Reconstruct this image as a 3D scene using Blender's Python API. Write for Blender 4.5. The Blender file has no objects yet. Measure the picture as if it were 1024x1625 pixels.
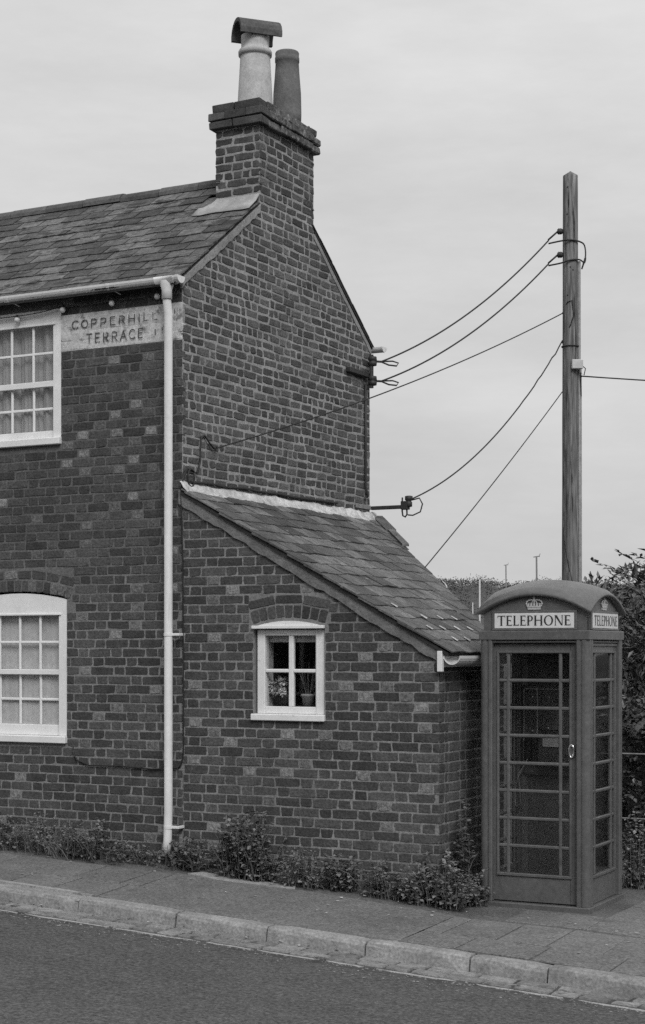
import bpy, bmesh, math, random
from mathutils import Vector, Matrix
random.seed(7)
R = math.radians
SC = bpy.context.scene
COL = SC.collection

# ------------------------------------------------------------------ camera, sky, sun, exposure
YAW = R(27.75)
CAMP = Vector((7.529, -11.790, 1.775))
F, CX, HY = 2637.0, 512.0, 1033.0
cam_d = bpy.data.cameras.new('camera')
cam = bpy.data.objects.new('camera', cam_d)
COL.objects.link(cam)
cam.location = CAMP
cam.rotation_euler = (R(90), 0, YAW)
cam_d.sensor_fit = 'VERTICAL'
cam_d.sensor_height = 36.0
cam_d.lens = F / 1625.0 * 36.0
cam_d.shift_y = (HY - 812.5) / 1625.0
cam_d.clip_start = 0.1
cam_d.clip_end = 3000
SC.camera = cam

SUN_EL, SUN_AZ = R(42), R(42)          # azimuth measured from -Y (street) towards +X (the gable side)
world = bpy.data.worlds.new('World')
SC.world = world
world.use_nodes = True
wn, wl = world.node_tree.nodes, world.node_tree.links
wn.clear()
sky = wn.new('ShaderNodeTexSky')
sky.sky_type = 'NISHITA'
sky.sun_disc = False
sky.sun_elevation = SUN_EL
sky.sun_rotation = math.pi - SUN_AZ
bw = wn.new('ShaderNodeRGBToBW')
wl.new(sky.outputs[0], bw.inputs[0])
tc = wn.new('ShaderNodeTexCoord')
sep = wn.new('ShaderNodeSeparateXYZ')
wl.new(tc.outputs['Generated'], sep.inputs[0])
ramp = wn.new('ShaderNodeValToRGB')     # overcast: darker towards the horizon, brighter overhead
e = ramp.color_ramp.elements
e[0].position, e[0].color = 0.0, (3.7, 3.7, 3.7, 1)
e[1].position, e[1].color = 1.0, (5.9, 5.9, 5.9, 1)
for pos, v in ((0.07, 4.0), (0.16, 4.55), (0.36, 5.0)):
    k = e.new(pos); k.color = (v, v, v, 1)
wl.new(sep.outputs['Z'], ramp.inputs[0])
mp = wn.new('ShaderNodeMapping')
mp.inputs['Scale'].default_value = (1.5, 1.5, 5.6)
wl.new(tc.outputs['Generated'], mp.inputs[0])
cl = wn.new('ShaderNodeTexNoise')
cl.inputs['Scale'].default_value = 2.6
cl.inputs['Detail'].default_value = 9
cl.inputs['Roughness'].default_value = .62
wl.new(mp.outputs[0], cl.inputs[0])
mr = wn.new('ShaderNodeMapRange')
for i, v in enumerate((0.3, 0.7, 0.87, 1.08)):
    mr.inputs[1 + i].default_value = v
wl.new(cl.outputs[0], mr.inputs[0])
def wmath(op, a, b):
    n = wn.new('ShaderNodeMath'); n.operation = op
    for i, s in enumerate((a, b)):
        if isinstance(s, (int, float)): n.inputs[i].default_value = s
        else: wl.new(s, n.inputs[i])
    return n.outputs[0]
gray = wmath('ADD', wmath('MULTIPLY', ramp.outputs[0], mr.outputs[0]), wmath('MULTIPLY', bw.outputs[0], 0.06))
bg = wn.new('ShaderNodeBackground')
bg.inputs['Strength'].default_value = 0.1
wl.new(gray, bg.inputs['Color'])
wo = wn.new('ShaderNodeOutputWorld')
wl.new(bg.outputs[0], wo.inputs[0])

sd = bpy.data.lights.new('sun', 'SUN')
sd.energy = 1.5
sd.angle = R(26)
sd.color = (1, 1, 1)
sun = bpy.data.objects.new('sun', sd)
COL.objects.link(sun)
tosun = Vector((math.sin(SUN_AZ) * math.cos(SUN_EL), -math.cos(SUN_AZ) * math.cos(SUN_EL), math.sin(SUN_EL)))
sun.rotation_euler = tosun.to_track_quat('Z', 'Y').to_euler()
sun.location = (8, -8, 14)

SC.view_settings.view_transform = 'Standard'
SC.view_settings.look = 'None'
SC.view_settings.gamma = 1
SC.view_settings.exposure = 0.47
SC.view_settings.use_curve_mapping = False
SC.render.engine = 'CYCLES'
SC.cycles.max_bounces = 6
SC.cycles.transparent_max_bounces = 16
SC.cycles.caustics_reflective = False
SC.cycles.caustics_refractive = False
SC.render.filter_size = 1.5
SC.cycles.use_denoising = False
SC.cycles.use_adaptive_sampling = True
SC.cycles.adaptive_threshold = 0.018
SC.cycles.adaptive_min_samples = 32

# ------------------------------------------------------------------ materials
def mat(name, v, rnd=0.0, noise=(), rough=0.85, bump=None, spec=0.3, metal=0.0, stretch=(1, 1, 1), spots=None, streak=None, warp=None):
    """grey surface: value * per-piece variation * noise layers; spots = (scale, threshold, width, value)"""
    m = bpy.data.materials.new(name)
    m.use_nodes = True
    N, L = m.node_tree.nodes, m.node_tree.links
    b = N['Principled BSDF']
    b.inputs['Roughness'].default_value = rough
    b.inputs['Specular IOR Level'].default_value = spec
    b.inputs['Metallic'].default_value = metal
    geo = N.new('ShaderNodeNewGeometry')
    def M(op, a, c=None):
        n = N.new('ShaderNodeMath'); n.operation = op
        for i, s in enumerate((a, c)):
            if s is None: continue
            if isinstance(s, (int, float)): n.inputs[i].default_value = s
            else: L.new(s, n.inputs[i])
        return n.outputs[0]
    def mapping(sc):
        q = N.new('ShaderNodeMapping'); q.inputs['Scale'].default_value = sc
        L.new(geo.outputs['Position'], q.inputs[0]); return q.outputs[0]
    vec = mapping(stretch)
    out = None
    val = v
    if rnd:
        oi = N.new('ShaderNodeObjectInfo')
        r = M('FRACT', M('ADD', oi.outputs['Random'], geo.outputs['Random Per Island']))
        val = M('MULTIPLY', M('ADD', M('MULTIPLY', r, 2 * rnd), 1 - rnd), v)
    for sc, amp in noise:
        t = N.new('ShaderNodeTexNoise'); t.inputs['Scale'].default_value = sc; t.inputs['Detail'].default_value = 4
        L.new(vec, t.inputs[0])
        k = N.new('ShaderNodeMapRange'); k.inputs[1].default_value = .25; k.inputs[2].default_value = .75
        k.inputs[3].default_value = 1 - amp; k.inputs[4].default_value = 1 + amp
        L.new(t.outputs[0], k.inputs[0])
        val = M('MULTIPLY', k.outputs[0], val)
    def blend(val, fac, target):
        x = N.new('ShaderNodeMix'); x.data_type = 'FLOAT'
        L.new(fac, x.inputs[0])
        if isinstance(val, (int, float)): x.inputs[2].default_value = val
        else: L.new(val, x.inputs[2])
        x.inputs[3].default_value = target
        return x.outputs[0]
    for sp in (spots or ()):
        sc, th, wd, tv = sp[:4]
        t = N.new('ShaderNodeTexNoise'); t.inputs['Scale'].default_value = sc; t.inputs['Detail'].default_value = 6
        t.inputs['Roughness'].default_value = .65
        L.new(mapping(sp[4]) if len(sp) > 4 else vec, t.inputs[0])
        k = N.new('ShaderNodeMapRange'); k.inputs[1].default_value = th; k.inputs[2].default_value = th + wd
        L.new(t.outputs[0], k.inputs[0])
        val = blend(val, k.outputs[0], tv)
    if isinstance(val, (int, float)): b.inputs['Base Color'].default_value = (v, v, v, 1)
    else: L.new(val, b.inputs['Base Color'])
    if bump:
        t = N.new('ShaderNodeTexNoise'); t.inputs['Scale'].default_value = bump[0]; t.inputs['Detail'].default_value = 5
        L.new(vec, t.inputs[0])
        q = N.new('ShaderNodeBump'); q.inputs['Strength'].default_value = bump[1]; q.inputs['Distance'].default_value = bump[2]
        L.new(t.outputs[0], q.inputs['Height']); L.new(q.outputs[0], b.inputs['Normal'])
    return m

def glass_mat(name, tint=0.9, ior=1.5, rough=0.02, dirt=0.0):
    m = bpy.data.materials.new(name); m.use_nodes = True
    N, L = m.node_tree.nodes, m.node_tree.links
    N.clear()
    o = N.new('ShaderNodeOutputMaterial')
    tr = N.new('ShaderNodeBsdfTransparent'); tr.inputs[0].default_value = (tint, tint, tint, 1)
    gl = N.new('ShaderNodeBsdfGlossy'); gl.inputs['Roughness'].default_value = rough
    fr = N.new('ShaderNodeFresnel'); fr.inputs['IOR'].default_value = ior
    mx = N.new('ShaderNodeMixShader')
    gb = N.new('ShaderNodeNewGeometry')               # only the outer side of each face reflects
    inv = N.new('ShaderNodeMath'); inv.operation = 'SUBTRACT'; inv.inputs[0].default_value = 1; L.new(gb.outputs['Backfacing'], inv.inputs[1])
    fm = N.new('ShaderNodeMath'); fm.operation = 'MULTIPLY'; L.new(fr.outputs[0], fm.inputs[0]); L.new(inv.outputs[0], fm.inputs[1])
    L.new(fm.outputs[0], mx.inputs[0]); L.new(tr.outputs[0], mx.inputs[1]); L.new(gl.outputs[0], mx.inputs[2])
    last = mx.outputs[0]
    if dirt:
        df = N.new('ShaderNodeBsdfDiffuse'); df.inputs[0].default_value = (.3, .3, .3, 1)
        geo = N.new('ShaderNodeNewGeometry')
        t = N.new('ShaderNodeTexNoise'); t.inputs['Scale'].default_value = 5; t.inputs['Detail'].default_value = 6
        L.new(geo.outputs['Position'], t.inputs[0])
        k = N.new('ShaderNodeMapRange'); k.inputs[1].default_value = .35; k.inputs[2].default_value = .75
        k.inputs[3].default_value = dirt * .3; k.inputs[4].default_value = dirt * 1.6
        L.new(t.outputs[0], k.inputs[0])
        m2 = N.new('ShaderNodeMixShader')
        L.new(k.outputs[0], m2.inputs[0]); L.new(last, m2.inputs[1]); L.new(df.outputs[0], m2.inputs[2])
        last = m2.outputs[0]
    L.new(last, o.inputs[0])
    return m

def worn_paint(name, v, th, wd, scale):
    """paint that has flaked off in places (transparent where it is gone)"""
    m = mat(name, v, rough=.9)
    N, L = m.node_tree.nodes, m.node_tree.links
    b = N['Principled BSDF']
    geo = N.new('ShaderNodeNewGeometry')
    t = N.new('ShaderNodeTexNoise'); t.inputs['Scale'].default_value = scale; t.inputs['Detail'].default_value = 6
    L.new(geo.outputs['Position'], t.inputs[0])
    k = N.new('ShaderNodeMapRange'); k.inputs[1].default_value = th; k.inputs[2].default_value = th + wd
    k.inputs[3].default_value = 1; k.inputs[4].default_value = .12
    L.new(t.outputs[0], k.inputs[0]); L.new(k.outputs[0], b.inputs['Alpha'])
    return m

MT = {}
BB = (140, .5, .004)
MT['brick'] = mat('front_brick', .067, .30, ((.8, .22), (9, .25), (45, .38)), .9, (60, .8, .008), .2, spots=((16, .66, .07, .15),))
MT['brick_pale'] = mat('pale_header_brick', .16, .40, ((30, .5), (70, .4)), .9, (60, .8, .008), .2, spots=((34, .6, .1, .06),))
MT['brick_gable'] = mat('gable_brick', .090, .34, ((.9, .2), (7, .25), (42, .36)), .9, (50, 1, .010), .2, spots=((5, .63, .10, .21), (18, .64, .08, .2)))
MT['brick_soot_shade'] = mat('chimney_brick', .07, .35, ((6, .3), (50, .3)), .9, (110, .7, .006), .2)  # darker copy; shade on the stack's street face is put into this colour
MT['brick_old'] = mat('corbel_brick', .095, .3, ((12, .3), (40, .4)), .92, (60, 1, .01), .2, spots=((13, .52, .12, .24),))
MT['mortar'] = mat('lime_mortar', .205, 0, ((45, .3), (2.2, .28)), .95, (60, .6, .006), .1)
MT['mortar_gable'] = mat('gable_mortar', .275, 0, ((45, .3), (2.5, .3)), .95, (60, .6, .006), .1)
MT['fillet'] = mat('verge_mortar', .16, 0, ((12, .25), (60, .2)), .95, (40, .8, .01), .1)
MT['slate'] = mat('slate', .088, .50, ((4, .35), (15, .35), (45, .4)), .72, (30, .9, .008), .3, spots=((3.4, .54, .07, .03, (1, 2.2, 1)), (9, .60, .06, .035), (12, .64, .07, .19), (40, .68, .05, .2)))
MT['slate_lean'] = mat('lean_to_slate', .098, .50, ((4, .35), (15, .3), (45, .35)), .66, (30, .9, .008), .35, spots=((3.0, .58, .10, .04), (9, .64, .08, .26), (40, .68, .05, .2)))
MT['ridge'] = mat('ridge_clay', .085, .2, ((12, .3), (50, .25)), .85, (60, .6, .006), .3)
MT['white'] = mat('white_paint', .72, 0, ((6, .06), (50, .05)), .5, (60, .15, .002), .4, spots=((22, .74, .05, .3),))
MT['white_worn'] = mat('worn_white_paint', .70, 0, ((6, .07), (50, .06)), .6, (60, .25, .003), .3, spots=((16, .68, .05, .16, (1, 1, 2.5)),))
MT['plastic'] = mat('white_plastic', .70, 0, ((3, .09), (30, .06)), .42, None, .45, spots=((10, .7, .2, .5), (5, .60, .15, .46, (7, 7, .7))))
MT['lead'] = mat('lead_sheet', .34, 0, ((7, .25), (40, .15)), .6, (30, .4, .006), .4)
MT['cement'] = mat('white_cement', .47, 0, ((6, .25), (14, .3), (50, .25)), .9, (40, .8, .01), .2, spots=((8, .62, .06, .17), (25, .66, .05, .15)))
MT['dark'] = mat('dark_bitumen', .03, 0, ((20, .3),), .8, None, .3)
MT['black'] = mat('black_cable', .018, 0, ((30, .2),), .55, None, .4)
MT['iron'] = mat('dark_iron', .03, 0, ((40, .4),), .6, (80, .3, .003), .4)
MT['grey_metal'] = mat('grey_metal', .2, 0, ((20, .3),), .5, None, .5)
MT['whitewash'] = mat('whitewash', .50, .10, ((18, .25), (50, .22)), .95, BB, .1, spots=((11, .55, .10, .20), (30, .60, .08, .12)))
MT['letters'] = worn_paint('faded_letter_paint', .055, .53, .12, 26)
MT['ghost'] = worn_paint('ghost_letter_paint', .12, .44, .14, 30)
MT['pot_pale'] = mat('pale_chimney_pot', .42, 0, ((9, .2), (60, .15)), .85, (60, .3, .004), .2, spots=((7, .6, .2, .26),))
MT['pot_dark'] = mat('dark_chimney_pot', .14, 0, ((7, .3), (40, .2)), .85, (60, .3, .004), .2)
MT['cowl'] = mat('cowl_clay', .085, 0, ((14, .3), (60, .3)), .9, (60, .5, .005), .2)
MT['curtain'] = mat('curtain_cloth', .36, 0, ((9, .15),), .9)
MT['net'] = mat('net_curtain', .62, 0, ((14, .10), (3, .15)), .9)
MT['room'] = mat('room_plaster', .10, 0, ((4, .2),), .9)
MT['glass'] = glass_mat('window_glass', .93, 1.6)
MT['glass_box'] = glass_mat('kiosk_glass', .92, 1.55, .03, .006)
MT['red'] = mat('kiosk_paint', .100, 0, ((1.2, .16), (12, .14), (40, .16)), .36, (40, .2, .002), .45, spots=((26, .73, .03, .17), (5, .64, .12, .06)))
MT['opal'] = mat('opal_sign', .60, 0, ((20, .08),), .4)
MT['sign_black'] = mat('sign_lettering', .03, 0, (), .5)
MT['crown'] = mat('crown_paint', .42, 0, ((60, .25),), .5)
MT['chrome'] = mat('polished_metal', .75, 0, ((20, .1),), .15, None, .5, 1.0)
MT['phone'] = mat('payphone_metal', .16, 0, ((20, .2),), .35, None, .5, .6)
MT['notice'] = mat('notice_card', .13, 0, ((8, .3), (40, .4)), .6)
MT['wood'] = mat('weathered_pole_wood', .15, 0, ((1.2, .3), (4.5, .5), (9, .3)), .9, (6, 1, .02), .2, stretch=(6, 6, .45), spots=((3.2, .57, .05, .03, (6, 6, .3)), (1.1, .60, .12, .07, (6, 6, 1))))
MT['box_grey'] = mat('junction_box_plastic', .50, 0, ((10, .15),), .5)
MT['slab'] = mat('paving_slab', .155, .09, ((2.2, .18), (12, .15), (45, .40)), .9, (60, .6, .006), .2, spots=((6, .61, .12, .09), (50, .68, .05, .3)))
MT['tarmac'] = mat('pavement_tarmac', .145, 0, ((1.4, .18), (12, .15), (50, .45)), .92, (60, .8, .008), .2, spots=((4, .60, .12, .10), (50, .68, .05, .28)))
MT['tar_edge'] = mat('dirty_tarmac', .112, 0, ((3, .25), (45, .45)), .95, (60, .9, .008), .2, spots=((20, .66, .08, .2),))
MT['kerb'] = mat('concrete_kerb', .25, .10, ((4, .25), (45, .35)), .9, (60, .7, .006), .2, spots=((5.5, .62, .14, .13), (14, .64, .1, .11), (40, .68, .05, .32)))
MT['sett'] = mat('channel_sett', .205, .25, ((8, .3), (45, .35)), .9, (60, .8, .006), .2, spots=((7, .58, .1, .075),))
MT['bed'] = mat('channel_mortar', .075, 0, ((8, .35), (50, .3)), .95, (60, .7, .006), .1)
MT['road'] = mat('road_asphalt', .086, 0, ((.5, .16), (3, .10), (34, .55), (70, .5)), .93, (45, 1, .010), .25, spots=((42, .65, .05, .2), (30, .66, .05, .025)))
MT['ground'] = mat('rough_ground', .07, 0, ((.2, .3), (20, .3)), .95, (30, .8, .02), .1)
MT['pale_patch'] = mat('pale_concrete', .30, 0, ((14, .25), (80, .25)), .92, (90, .6, .004), .2, spots=((9, .55, .12, .13),))
MT['leaf'] = mat('weed_leaf', .125, .62, ((20, .2),), .5, None, .4)
MT['leaf_b'] = mat('weed_leaf_pale', .165, .55, ((20, .2),), .55, None, .4)
MT['hedge_leaf'] = mat('hedge_leaf', .062, .6, ((3, .3),), .35, None, .5)
MT['tree_leaf'] = mat('tree_leaf', .085, .5, ((1.2, .3),), .5, None, .4)
MT['stem'] = mat('plant_stem', .15, .3, (), .8)
MT['bark'] = mat('bark', .07, 0, ((12, .4),), .95, (20, 1, .02), .1)
MT['wood_far'] = mat('far_wood', .10, .22, ((.06, .3),), .9)
MT['hill'] = mat('hill_grass', .07, 0, ((.05, .25),), .95)
MT['mast'] = mat('mast_paint', .62, 0, (), .4)
MT['mast_dark'] = mat('mast_grey', .2, 0, (), .5)
MT['petal'] = mat('white_petal', .85, .2, (), .7)
MT['bulb'] = mat('opal_bulb', .62, 0, (), .25)
MT['litter'] = mat('pale_litter', .38, .4, (), .8)
MT['terracotta'] = mat('flower_pot_clay', .3, 0, ((20, .15),), .8)
for k in ('leaf', 'leaf_b', 'hedge_leaf', 'tree_leaf'):
    b = MT[k].node_tree.nodes['Principled BSDF']
    b.inputs['Transmission Weight'].default_value = 0.0

# repointed mortar: pale low on the street wall, dark old joints above
def repointed(m, z0, z1, low, high):
    N, L = m.node_tree.nodes, m.node_tree.links
    b = N['Principled BSDF']
    src = b.inputs['Base Color'].links[0].from_socket
    geo = N.new('ShaderNodeNewGeometry'); s = N.new('ShaderNodeSeparateXYZ'); L.new(geo.outputs['Position'], s.inputs[0])
    t = N.new('ShaderNodeTexNoise'); t.inputs['Scale'].default_value = 1.6; t.inputs['Detail'].default_value = 3
    L.new(geo.outputs['Position'], t.inputs[0])
    a = N.new('ShaderNodeMath'); a.operation = 'MULTIPLY_ADD'; L.new(t.outputs[0], a.inputs[0]); a.inputs[1].default_value = 1.3; L.new(s.outputs['Z'], a.inputs[2])
    k = N.new('ShaderNodeMapRange'); k.inputs[1].default_value = z0 + .65; k.inputs[2].default_value = z1 + .65
    k.inputs[3].default_value = low; k.inputs[4].default_value = high
    L.new(a.outputs[0], k.inputs[0])
    mu = N.new('ShaderNodeMath'); mu.operation = 'MULTIPLY'; L.new(src, mu.inputs[0]); L.new(k.outputs[0], mu.inputs[1])
    L.new(mu.outputs[0], b.inputs['Base Color'])
MT['mortar_house'] = mat('street_wall_mortar', .20, 0, ((45, .3), (4, .2)), .95, (90, .6, .005), .1)
repointed(MT['mortar_house'], 1.9, 2.7, 1.0, .60)

# ------------------------------------------------------------------ mesh helpers
def link(o, parent=None):
    COL.objects.link(o)
    if parent is not None: o.parent = parent
    return o
def mesh_obj(name, verts, faces, m=None, parent=None, smooth=False, midx=None):
    me = bpy.data.meshes.new(name)
    me.from_pydata([tuple(v) for v in verts], [], faces)
    ms = m if isinstance(m, (list, tuple)) else [m]
    for x in ms:
        if x is not None: me.materials.append(MT[x] if isinstance(x, str) else x)
    if midx: me.polygons.foreach_set('material_index', midx)
    if smooth: me.polygons.foreach_set('use_smooth', [True] * len(me.polygons))
    me.update()
    return link(bpy.data.objects.new(name, me), parent)
def tag(o, label=None, cat=None, group=None, kind=None):
    if label: o['label'] = label
    if cat: o['category'] = cat
    if group: o['group'] = group
    if kind: o['kind'] = kind
    return o
def empty(name, loc=(0, 0, 0), rz=0.0):
    o = bpy.data.objects.new(name, None)
    o.empty_display_size = .2
    o.location = loc; o.rotation_euler = (0, 0, rz)
    return link(o)

class MB:
    def __init__(s): s.v, s.f, s.smooth = [], [], False
    def add(s, vs, fs):
        n = len(s.v); s.v += [tuple(v) for v in vs]; s.f += [tuple(i + n for i in f) for f in fs]; return s
    def box(s, x0, x1, y0, y1, z0, z1):
        vs = [(x, y, z) for z in (z0, z1) for y in (y0, y1) for x in (x0, x1)]
        return s.add(vs, [(0, 2, 3, 1), (4, 5, 7, 6), (0, 1, 5, 4), (2, 6, 7, 3), (0, 4, 6, 2), (1, 3, 7, 5)])
    def bbox(s, x0, x1, y0, y1, z0, z1, c=.004):
        """box with chamfered edges"""
        c = min(c, (x1 - x0) * .45, (y1 - y0) * .45, (z1 - z0) * .45)
        bm = bmesh.new()
        bmesh.ops.create_cube(bm, size=1)
        for v in bm.verts:
            v.co = Vector((x0 if v.co.x < 0 else x1, y0 if v.co.y < 0 else y1, z0 if v.co.z < 0 else z1))
        bmesh.ops.bevel(bm, geom=bm.edges[:], offset=c, segments=1, affect='EDGES')
        bm.verts.index_update()
        s.add([v.co[:] for v in bm.verts], [[v.index for v in f.verts] for f in bm.faces])
        bm.free(); return s
    def prism(s, poly, axis, a, b):
        """extrude a 2D polygon: axis 'x' poly=(y,z), 'y' poly=(x,z), 'z' poly=(x,y)"""
        def P(p, t): return {'x': (t, p[0], p[1]), 'y': (p[0], t, p[1]), 'z': (p[0], p[1], t)}[axis]
        n = len(poly)
        vs = [P(p, a) for p in poly] + [P(p, b) for p in poly]
        fs = [tuple(range(n)), tuple(range(2 * n - 1, n - 1, -1))] + [(i, (i + 1) % n + 0, (i + 1) % n + n, i + n) for i in range(n)]
        return s.add(vs, fs)
    def tube(s, pts, r, seg=8, cap=True):
        pts = [Vector(p) for p in pts]
        rs = r if isinstance(r, (list, tuple)) else [r] * len(pts)
        n0 = len(s.v)
        ref = None
        for i, p in enumerate(pts):
            d = (pts[min(i + 1, len(pts) - 1)] - pts[max(i - 1, 0)]).normalized()
            if ref is None:
                ref = d.orthogonal().normalized()
            ref = (ref - d * ref.dot(d)).normalized()
            w = d.cross(ref)
            for k in range(seg):
                a = 2 * math.pi * k / seg
                s.v.append(tuple(p + (ref * math.cos(a) + w * math.sin(a)) * rs[i]))
        for i in range(len(pts) - 1):
            for k in range(seg):
                a = n0 + i * seg + k; b = n0 + i * seg + (k + 1) % seg
                s.f.append((a, b, b + seg, a + seg))
        if cap:
            s.f.append(tuple(n0 + k for k in range(seg - 1, -1, -1)))
            m = n0 + (len(pts) - 1) * seg
            s.f.append(tuple(m + k for k in range(seg)))
        return s
    def lathe(s, prof, seg=24, c=(0, 0, 0), cap=True):
        n0 = len(s.v)
        for r, z in prof:
            for k in range(seg):
                a = 2 * math.pi * k / seg
                s.v.append((c[0] + r * math.cos(a), c[1] + r * math.sin(a), c[2] + z))
        for i in range(len(prof) - 1):
            for k in range(seg):
                a = n0 + i * seg + k; b = n0 + i * seg + (k + 1) % seg
                s.f.append((a, b, b + seg, a + seg))
        if cap:
            s.f.append(tuple(n0 + k for k in range(seg - 1, -1, -1)))
            m = n0 + (len(prof) - 1) * seg
            s.f.append(tuple(m + k for k in range(seg)))
        return s
    def sphere(s, c, r, seg=10, rings=6, sz=1):
        prof = [(max(1e-4, r * math.sin(math.pi * i / rings)), -r * sz * math.cos(math.pi * i / rings)) for i in range(rings + 1)]
        return s.lathe(prof, seg, c)
    def build(s, name, m, parent=None, smooth=False):
        o = mesh_obj(name, s.v, s.f, m, parent)
        if smooth:
            for p in o.data.polygons: p.use_smooth = len(p.vertices) == 4
        return o

def noise1(x, seed=0.0):
    return (math.sin(x * 1.7 + seed) + math.sin(x * 3.1 + seed * 2.3) * .6 + math.sin(x * 7.3 + seed * 1.1) * .35) / 1.95

# projection, only used to decide which 300 pieces show largest
RV = Vector((math.cos(YAW), math.sin(YAW), 0)); FV = Vector((-math.sin(YAW), math.cos(YAW), 0))
def proj(p):
    v = Vector(p) - CAMP
    z = v.dot(FV)
    return (CX + F * v.dot(RV) / z, HY - F * v.z / z, z)

# ------------------------------------------------------------------ ground
def lerp_table(t, x):
    if x <= t[0][0]: return t[0][1]
    for (a, va), (b, vb) in zip(t, t[1:]):
        if x <= b: return va + (vb - va) * (x - a) / (b - a)
    return t[-1][1]
WL = [(-14, .50), (-4, .16), (-1.5, .05), (0, 0), (1.5, -.085), (2.4, -.165), (2.7, -.197), (3.5, -.207), (5, -.28), (9, -.52), (16, -.9)]
def kz(x): return -.097 - .0515 * x
KY = -1.50                                        # kerb line (back of the front edge)
def zg(x, y):
    t = min(1, max(0, -y / 1.45))
    return lerp_table(WL, x) * (1 - t) + kz(x) * t
def rz(x, y): return kz(x) - .115 + min(.16, .028 * max(0, KY - .1 - y))

def sheet(name, xs, ys, fn, m, kind='structure', jit=0.0):
    vs = [(x, y, fn(x, y)) for y in ys for x in xs]
    nx = len(xs)
    fs = [(j * nx + i, j * nx + i + 1, (j + 1) * nx + i + 1, (j + 1) * nx + i) for j in range(len(ys) - 1) for i in range(nx - 1)]
    o = mesh_obj(name, vs, fs, m, smooth=True)
    o['kind'] = kind
    return o
def frange(a, b, s):
    n = max(1, round((b - a) / s)); return [a + (b - a) * i / n for i in range(n + 1)]

G = sheet('ground', [-900, -300, -80, -16, 0, 20, 80, 300, 900], [-900, -200, -40, -14, 2, 30, 80, 200, 420, 900],
          lambda x, y: -1.05, 'ground')
tag(G, 'rough open ground behind the cottages running out to the hill')
RD = sheet('road', frange(-14, 16, .5), frange(-13.5, -1.90, .4), rz, 'road')
tag(RD, 'dark speckled asphalt road in front of the kerb')
PV = sheet('pavement', frange(-14, 16, .25), frange(-1.36, 6.0, .184), lambda x, y: zg(x, y) - .012 + .004 * noise1(x * 3 + y * 5), 'tar_edge')
tag(PV, 'worn pavement of slabs and tarmac between wall and kerb')

def slab(x0, x1, y0, y1, m='slab', parent=PV, name='paving_slab', top=0.0, irregular=.006, t=.03):
    c = .006
    def Z(x, y): return zg(x, y) + top
    j = lambda: random.uniform(-irregular, irregular)
    o4 = [(x0 + j(), y0 + j()), (x1 + j(), y0 + j()), (x1 + j(), y1 + j()), (x0 + j(), y1 + j())]
    dz = [random.uniform(-.003, .003) for _ in range(4)]
    cx, cy = (x0 + x1) / 2, (y0 + y1) / 2
    ins = [(x + math.copysign(c, cx - x), y + math.copysign(c, cy - y)) for x, y in o4]
    vs = [(x, y, Z(x, y) - t) for x, y in o4] + [(x, y, Z(x, y) - .004 + d) for (x, y), d in zip(o4, dz)] + [(x, y, Z(x, y) + d) for (x, y), d in zip(ins, dz)]
    fs = [(8, 9, 10, 11)]
    for i in range(4):
        k = (i + 1) % 4
        fs += [(i, k, 4 + k, 4 + i), (4 + i, 4 + k, 8 + k, 8 + i)]
    return mesh_obj(name, vs, fs, m, parent)
gap = .008
x = -4.0
while x < .15:                                       # slabs left of the tarmac patch
    w = random.choice((.42, .46, .44))
    if x + w > .2: w = .18 - x
    slab(x + gap, x + w - gap, -.90, -.40); slab(x + gap + .1, x + w - gap + .1, -1.345, -.91)
    x += w
# long relaid tarmac patch in the middle
tp = []
xs, ys = frange(.19, 2.636, .12), [-1.3765] + frange(-1.376, -.36, .1)
vs = [(x, y, zg(x, y) + .0015 * noise1(x * 6 + y * 9, 2) - (.004 if y < -1.3 else 0) - (.03 if y < -1.3762 else 0)) for y in ys for x in xs]
nx = len(xs)
mesh_obj('tarmac_patch', vs, [(j * nx + i, j * nx + i + 1, (j + 1) * nx + i + 1, (j + 1) * nx + i) for j in range(len(ys) - 1) for i in range(nx - 1)], 'tarmac', PV, True)
bx = [2.63, 2.78, 3.19, 3.565, 3.97, 4.36, 4.75, 5.15, 5.55, 5.95, 6.4]
for a, b in zip(bx, bx[1:]):
    slab(a + gap, b - gap, -.945, -.375)
bx = [2.63, 3.05, 3.6, 4.15, 4.7, 5.25, 5.8, 6.4]
for a, b in zip(bx, bx[1:]):
    slab(a + gap, b - gap, -1.345, -.955, 'tarmac' if a < 4.1 else 'slab')
for (a, b, c, d) in ((3.0, 3.62, -.30, .2), (3.63, 4.2, -.30, .22), (4.21, 4.8, -.30, .22), (4.81, 5.5, -.3, .22), (3.63, 4.25, .23, .8), (4.26, 4.9, .23, .8), (3.63, 4.25, .81, 1.4), (4.26, 4.9, .81, 1.4), (3.63, 4.3, 1.41, 2.0)):
    slab(a, b, c, d, 'tarmac', top=-.006)
# pale concrete patch by the wall
pp = [(.26, -.33), (.62, -.41), (1.27, -.36), (1.22, -.255), (.70, -.27), (.34, -.215)]
mesh_obj('concrete_patch', [(x, y, zg(x, y) + .004) for x, y in pp] + [(x, y, zg(x, y) - .02) for x, y in pp],
         [tuple(range(6))] + [(i + 6, (i + 1) % 6 + 6, (i + 1) % 6, i) for i in range(6)], 'pale_patch', PV)
# thin pale mortar line behind the kerb at the left
pp = [(-3.6, -1.375), (-3.0, -1.30), (-1.9, -1.29), (-1.1, -1.315), (-.15, -1.325), (.05, -1.365)]
mesh_obj('mortar_strip', [(x, y, zg(x, y) + .0065) for x, y in pp] + [(x, y, zg(x, y) - .02) for x, y in pp],
         [tuple(range(5, -1, -1))] + [(i, (i + 1) % 6, (i + 1) % 6 + 6, i + 6) for i in range(6)], 'pale_patch', PV)

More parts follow.
